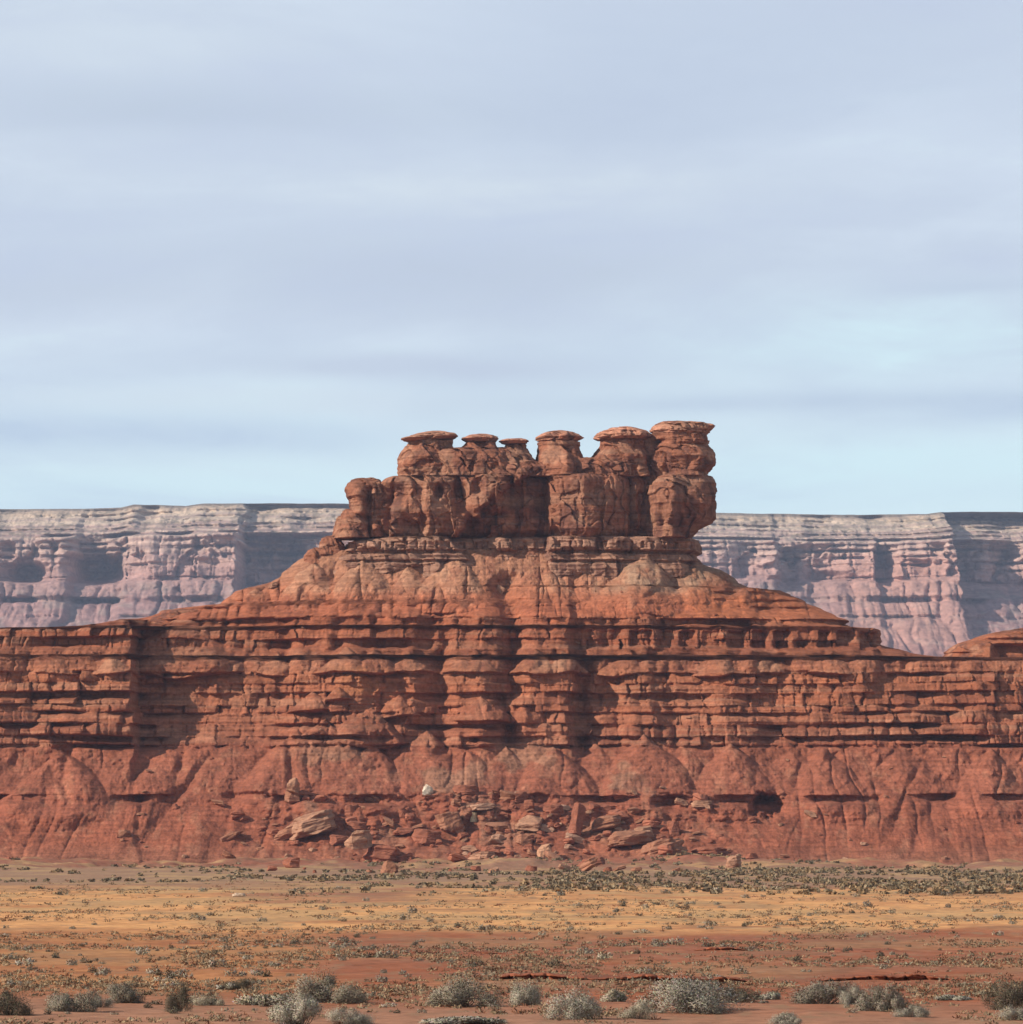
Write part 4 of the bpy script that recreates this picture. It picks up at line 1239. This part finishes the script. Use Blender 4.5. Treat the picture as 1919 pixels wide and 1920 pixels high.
# u centre, v base, width, height px, kind, label
BUSHES = [
    (12, 1912, 82, 50, 'dark', 'dark rounded bush cut by the left edge of the picture'),
    (135, 1906, 84, 54, 'grey', 'grey bush second from the left edge in the front row'),
    (185, 1902, 40, 26, 'pale', 'little pale tuft at the right foot of the second bush from the left'),
    (234, 1894, 66, 40, 'grey', 'small rounded grey-green bush third from the left in the front row'),
    (336, 1906, 44, 56, 'dark', 'narrow dark brown bush standing upright left of the dry grass'),
    (385, 1894, 60, 26, 'pale', 'low pale scrub just right of the narrow dark bush'),
    (438, 1868, 60, 24, 'dark', 'low dark twiggy scrub behind the front row, left of the dry grass'),
    (494, 1892, 88, 30, 'grass', 'pale yellowish tuft of dry grass left of a big grey bush'),
    (618, 1888, 116, 56, 'grey', 'wide grey bush with a dark foot, left of the bare red soil'),
    (562, 1930, 100, 60, 'pale', 'pale grey bush cut by the bottom edge in front of a wide grey bush'),
    (655, 1926, 70, 34, 'pale', 'low pale bush at the bottom edge right of the pale grey bush'),
    (868, 1892, 112, 54, 'grey', 'wide grey bush alone in the middle with a flat shadow'),
    (985, 1890, 66, 50, 'pale', 'slim upright grey-tan bush right of the middle one'),
    (1076, 1920, 96, 56, 'pale', 'whitish bush with a dark heart beside the slim upright bush'),
    (1148, 1884, 46, 30, 'grass', 'tiny straw tuft behind the whitish bush'),
    (1196, 1916, 60, 30, 'pale', 'low pale clump left of the largest bush'),
    (1284, 1906, 176, 62, 'pale', 'largest bush of the front row, silvery grey and leaning right'),
    (1380, 1888, 80, 32, 'dark', 'low dark scrub trailing to the right of the largest bush'),
    (1442, 1884, 44, 22, 'grass', 'small straw tuft between the two right-hand bush groups'),
    (1546, 1892, 108, 48, 'grey', 'wide bush of mixed grey and pale twigs right of the largest bush'),
    (1600, 1896, 46, 36, 'pale', 'pale slim tuft leaning on the wide mixed bush'),
    (1655, 1908, 88, 56, 'grey', 'round grey bush second from the right edge'),
    (1712, 1918, 60, 26, 'pale', 'low pale bush at the foot of the round grey bush on the right'),
    (1790, 1888, 64, 16, 'grass', 'flat pale patch of dry grass between the last two bushes'),
    (1886, 1908, 84, 62, 'dark', 'dark grey bush at the right edge of the picture'),
    (1905, 1926, 60, 28, 'pale', 'pale low clump in the bottom right corner'),
    (1480, 1928, 60, 26, 'pale', 'pale low clump at the bottom edge below the straw tuft'),
    (860, 1928, 120, 18, 'grass', 'thin dry grass along the bottom edge in the middle'),
]
for i, (u, v, w, h, kd, lab) in enumerate(BUSHES):
    y = H * F / (v - 6 - VH)
    s = 1.2 * w * y / F
    x = ux(u, y)
    root = empty('desert_bush', (x, y, float(ground_h(x, y)) - 0.02), lab, 'bush', 'bushes along the front of the flat')
    root.rotation_euler = (0, 0, float(rng.uniform(-0.5, 0.5)))
    root.scale = (s, s, 1.08 * h * y / F / 0.50)
    nl, lf, mt_, dr_ = NEAR[kd]
    fol, stem = shrub_meshes(1000 + i, nl, lf, 14 + i % 7, mt_, droop=dr_, n_stem=40)
    link('foliage', fol, root)
    link('stem', stem, root)

MIDV = [shrub_meshes(1100 + i, 240, 0.11, 5, m_, n_stem=4) for i, m_ in enumerate([M_LEAF, M_DARK, M_LEAF, M_LEAF, M_PALE, M_DARK])]
placed = 0
while placed < 290:
    q = rng.random()
    if q < 0.34:
        v = rng.uniform(1652, 1742)
        u = rng.uniform(0, 1919) if rng.random() < 0.45 else rng.uniform(1100, 1919)
        w = rng.uniform(13, 30)
    elif q < 0.62:
        v = rng.uniform(1742, 1800)
        u = rng.uniform(0, 1919)
        w = rng.uniform(12, 34)
    else:
        v = rng.uniform(1800, 1905)
        u = rng.uniform(0, 1919) if rng.random() < 0.5 else rng.uniform(0, 800)
        w = rng.uniform(14, 44)
    y = H * F / (v - VH)
    x = ux(u, y)
    s = w * y / F
    fol, stem = MIDV[int(rng.integers(len(MIDV)))]
    o = link('small_shrub', fol)
    o.location = (x, y, float(ground_h(x, y)) - 0.03 * s)
    o.rotation_euler = (0, 0, float(rng.uniform(0, 6.28)))
    o.scale = (s, s, s * rng.uniform(0.55, 1.0))
    tag(o, 'small dry low shrub dotted over the open red and yellow flat behind the front bushes', 'shrub', 'small shrubs dotted over the flat')
    placed += 1


def far_brush():
    """the brush that merges into one grey-green mass before the butte"""
    r = np.random.default_rng(77)
    n = 11000
    y = 370 + 480 * r.random(n) ** 0.9
    u = r.uniform(-120, 2040, n)
    dens = 0.45 + 0.55 * fbm(ux(u, y) / 18, y / 50, o=3, seed=600)
    dens = dens * (0.35 + 0.5 * sm(u, 700, 1150)) + 0.2 * (u > 1000) * (y < 640) + 0.9 * fbm(ux(u, y) / 9, y / 45, o=3, seed=601) - 0.05
    dens = dens - 0.5 * sm(y, 640, 760) * sm(fbm(ux(u, y) / 16, y / 60, o=2, seed=602), -0.2, 0.2)
    keep = r.random(n) < dens
    y, u = y[keep], u[keep]
    n = len(y)
    x = ux(u, y)
    z = ground_h(x, y)
    s = r.uniform(0.35, 1.0, n) * (0.8 + 0.0006 * y)
    m = 22
    d = r.normal(size=(n, m, 3))
    d /= np.linalg.norm(d, axis=2)[..., None]
    d[..., 2] = np.abs(d[..., 2]) * 0.75
    c = np.stack([x, y, z], -1)[:, None, :] + d * (s[:, None, None] * 0.5 * r.uniform(.4, 1, (n, m, 1)))
    a = r.normal(size=(n, m, 3))
    b = r.normal(size=(n, m, 3))
    a /= np.linalg.norm(a, axis=2)[..., None]
    b /= np.linalg.norm(b, axis=2)[..., None]
    k = s[:, None, None] * 0.19
    v = np.stack([c - a * k, c + b * k, c + a * k, c - b * k * 0.9], 2)
    base = np.array([(.74, .70, .60), (.56, .50, .42), (.86, .70, .52)])[r.integers(0, 3, n)]
    tone = base[:, None, :] * r.uniform(0.7, 1.3, (n, m, 1))
    me = mesh_from('far_brush', v.reshape(-1, 3), np.arange(n * m * 4).reshape(-1, 4), col=np.repeat(tone.reshape(-1, 3), 4, 0), smooth=False, mat=M_LEAF)
    o = link('far_brush', me)
    tag(o, 'grey-green desert brush merging into one mass in front of the butte', kind='stuff')


far_brush()


def dry_tufts():
    """small dry grass and forb tufts all over the open flat"""
    r = np.random.default_rng(91)
    n = 24000
    v = 1648 + 276 * r.random(n) ** 0.85
    y = H * F / (v - VH) * r.uniform(0.985, 1.015, n)
    u = r.uniform(-60, 1980, n)
    x = ux(u, y)
    dens = 0.30 + 1.7 * fbm(x / 5, y / 14, o=3, seed=610)
    keep = r.random(n) < dens
    x, y = x[keep], y[keep]
    n = len(x)
    z = ground_h(x, y)
    s = r.uniform(0.10, 0.36, n) ** 1.0 * (0.55 + y / 420)
    m = 14
    d = r.normal(size=(n, m, 3))
    d /= np.linalg.norm(d, axis=2)[..., None]
    d[..., 2] = np.abs(d[..., 2]) * 0.7
    c = np.stack([x, y, z], -1)[:, None, :] + d * np.array((1.35, 1.35, 0.8)) * (s[:, None, None] * 0.5 * r.uniform(.2, 1, (n, m, 1)))
    a = d + 0.7 * r.normal(size=(n, m, 3))
    a /= np.linalg.norm(a, axis=2)[..., None]
    b = np.cross(a, r.normal(size=(n, m, 3)))
    b /= np.linalg.norm(b, axis=2)[..., None]
    k = s[:, None, None]
    q = np.stack([c - b * k * .07, c + b * k * .07, c + a * k * .30 + b * k * .04, c + a * k * .30 - b * k * .04], 2)
    pal = np.array([(.21, .15, .09), (.30, .21, .12), (.15, .10, .06), (.31, .21, .12), (.20, .09, .05), (.22, .18, .12)])
    tone = pal[r.integers(0, len(pal), n)][:, None, :] * r.uniform(.75, 1.25, (n, m, 1))
    mt = bpy.data.materials.new('dry_tuft')
    mt.use_nodes = True
    t = mt.node_tree
    p = t.nodes['Principled BSDF']
    p.inputs['Roughness'].default_value = 0.95
    p.inputs['Specular IOR Level'].default_value = 0.05
    t.links.new(node(t, 'ShaderNodeAttribute', attribute_name='tint').outputs['Color'], p.inputs['Base Color'])
    o = link('dry_grass', mesh_from('dry_grass', q.reshape(-1, 3), np.arange(n * m * 4).reshape(-1, 4), col=np.repeat(tone.reshape(-1, 3), 4, 0), smooth=False, mat=mt))
    tag(o, 'sparse tufts of dry grass and low herbs over the open flat', kind='stuff')


dry_tufts()

# ------------------------------------------------------------------ the air between here and the mesa
def haze():
    x0, x1, y0, y1, z0, z1 = -9500, 9500, -600, 12500, -6.0, 420.0
    v = [(x0, y0, z0), (x1, y0, z0), (x1, y1, z0), (x0, y1, z0), (x0, y0, z1), (x1, y0, z1), (x1, y1, z1), (x0, y1, z1)]
    q = [(0, 3, 2, 1), (4, 5, 6, 7), (0, 1, 5, 4), (1, 2, 6, 5), (2, 3, 7, 6), (3, 0, 4, 7)]
    m = bpy.data.materials.new('haze_air')
    m.use_nodes = True
    t = m.node_tree
    t.nodes.clear()
    ou = node(t, 'ShaderNodeOutputMaterial')
    pv = node(t, 'ShaderNodeVolumePrincipled')
    pv.inputs['Color'].default_value = (0.62, 0.74, 1.0, 1)
    pv.inputs['Density'].default_value = 0.000046
    pv.inputs['Anisotropy'].default_value = 0.0
    t.links.new(pv.outputs[0], ou.inputs['Volume'])
    o = link('haze', mesh_from('haze', np.array(v, float), np.array(q), smooth=False, mat=m))
    tag(o, 'thin blue haze in the air before the mesa', kind='stuff')


haze()
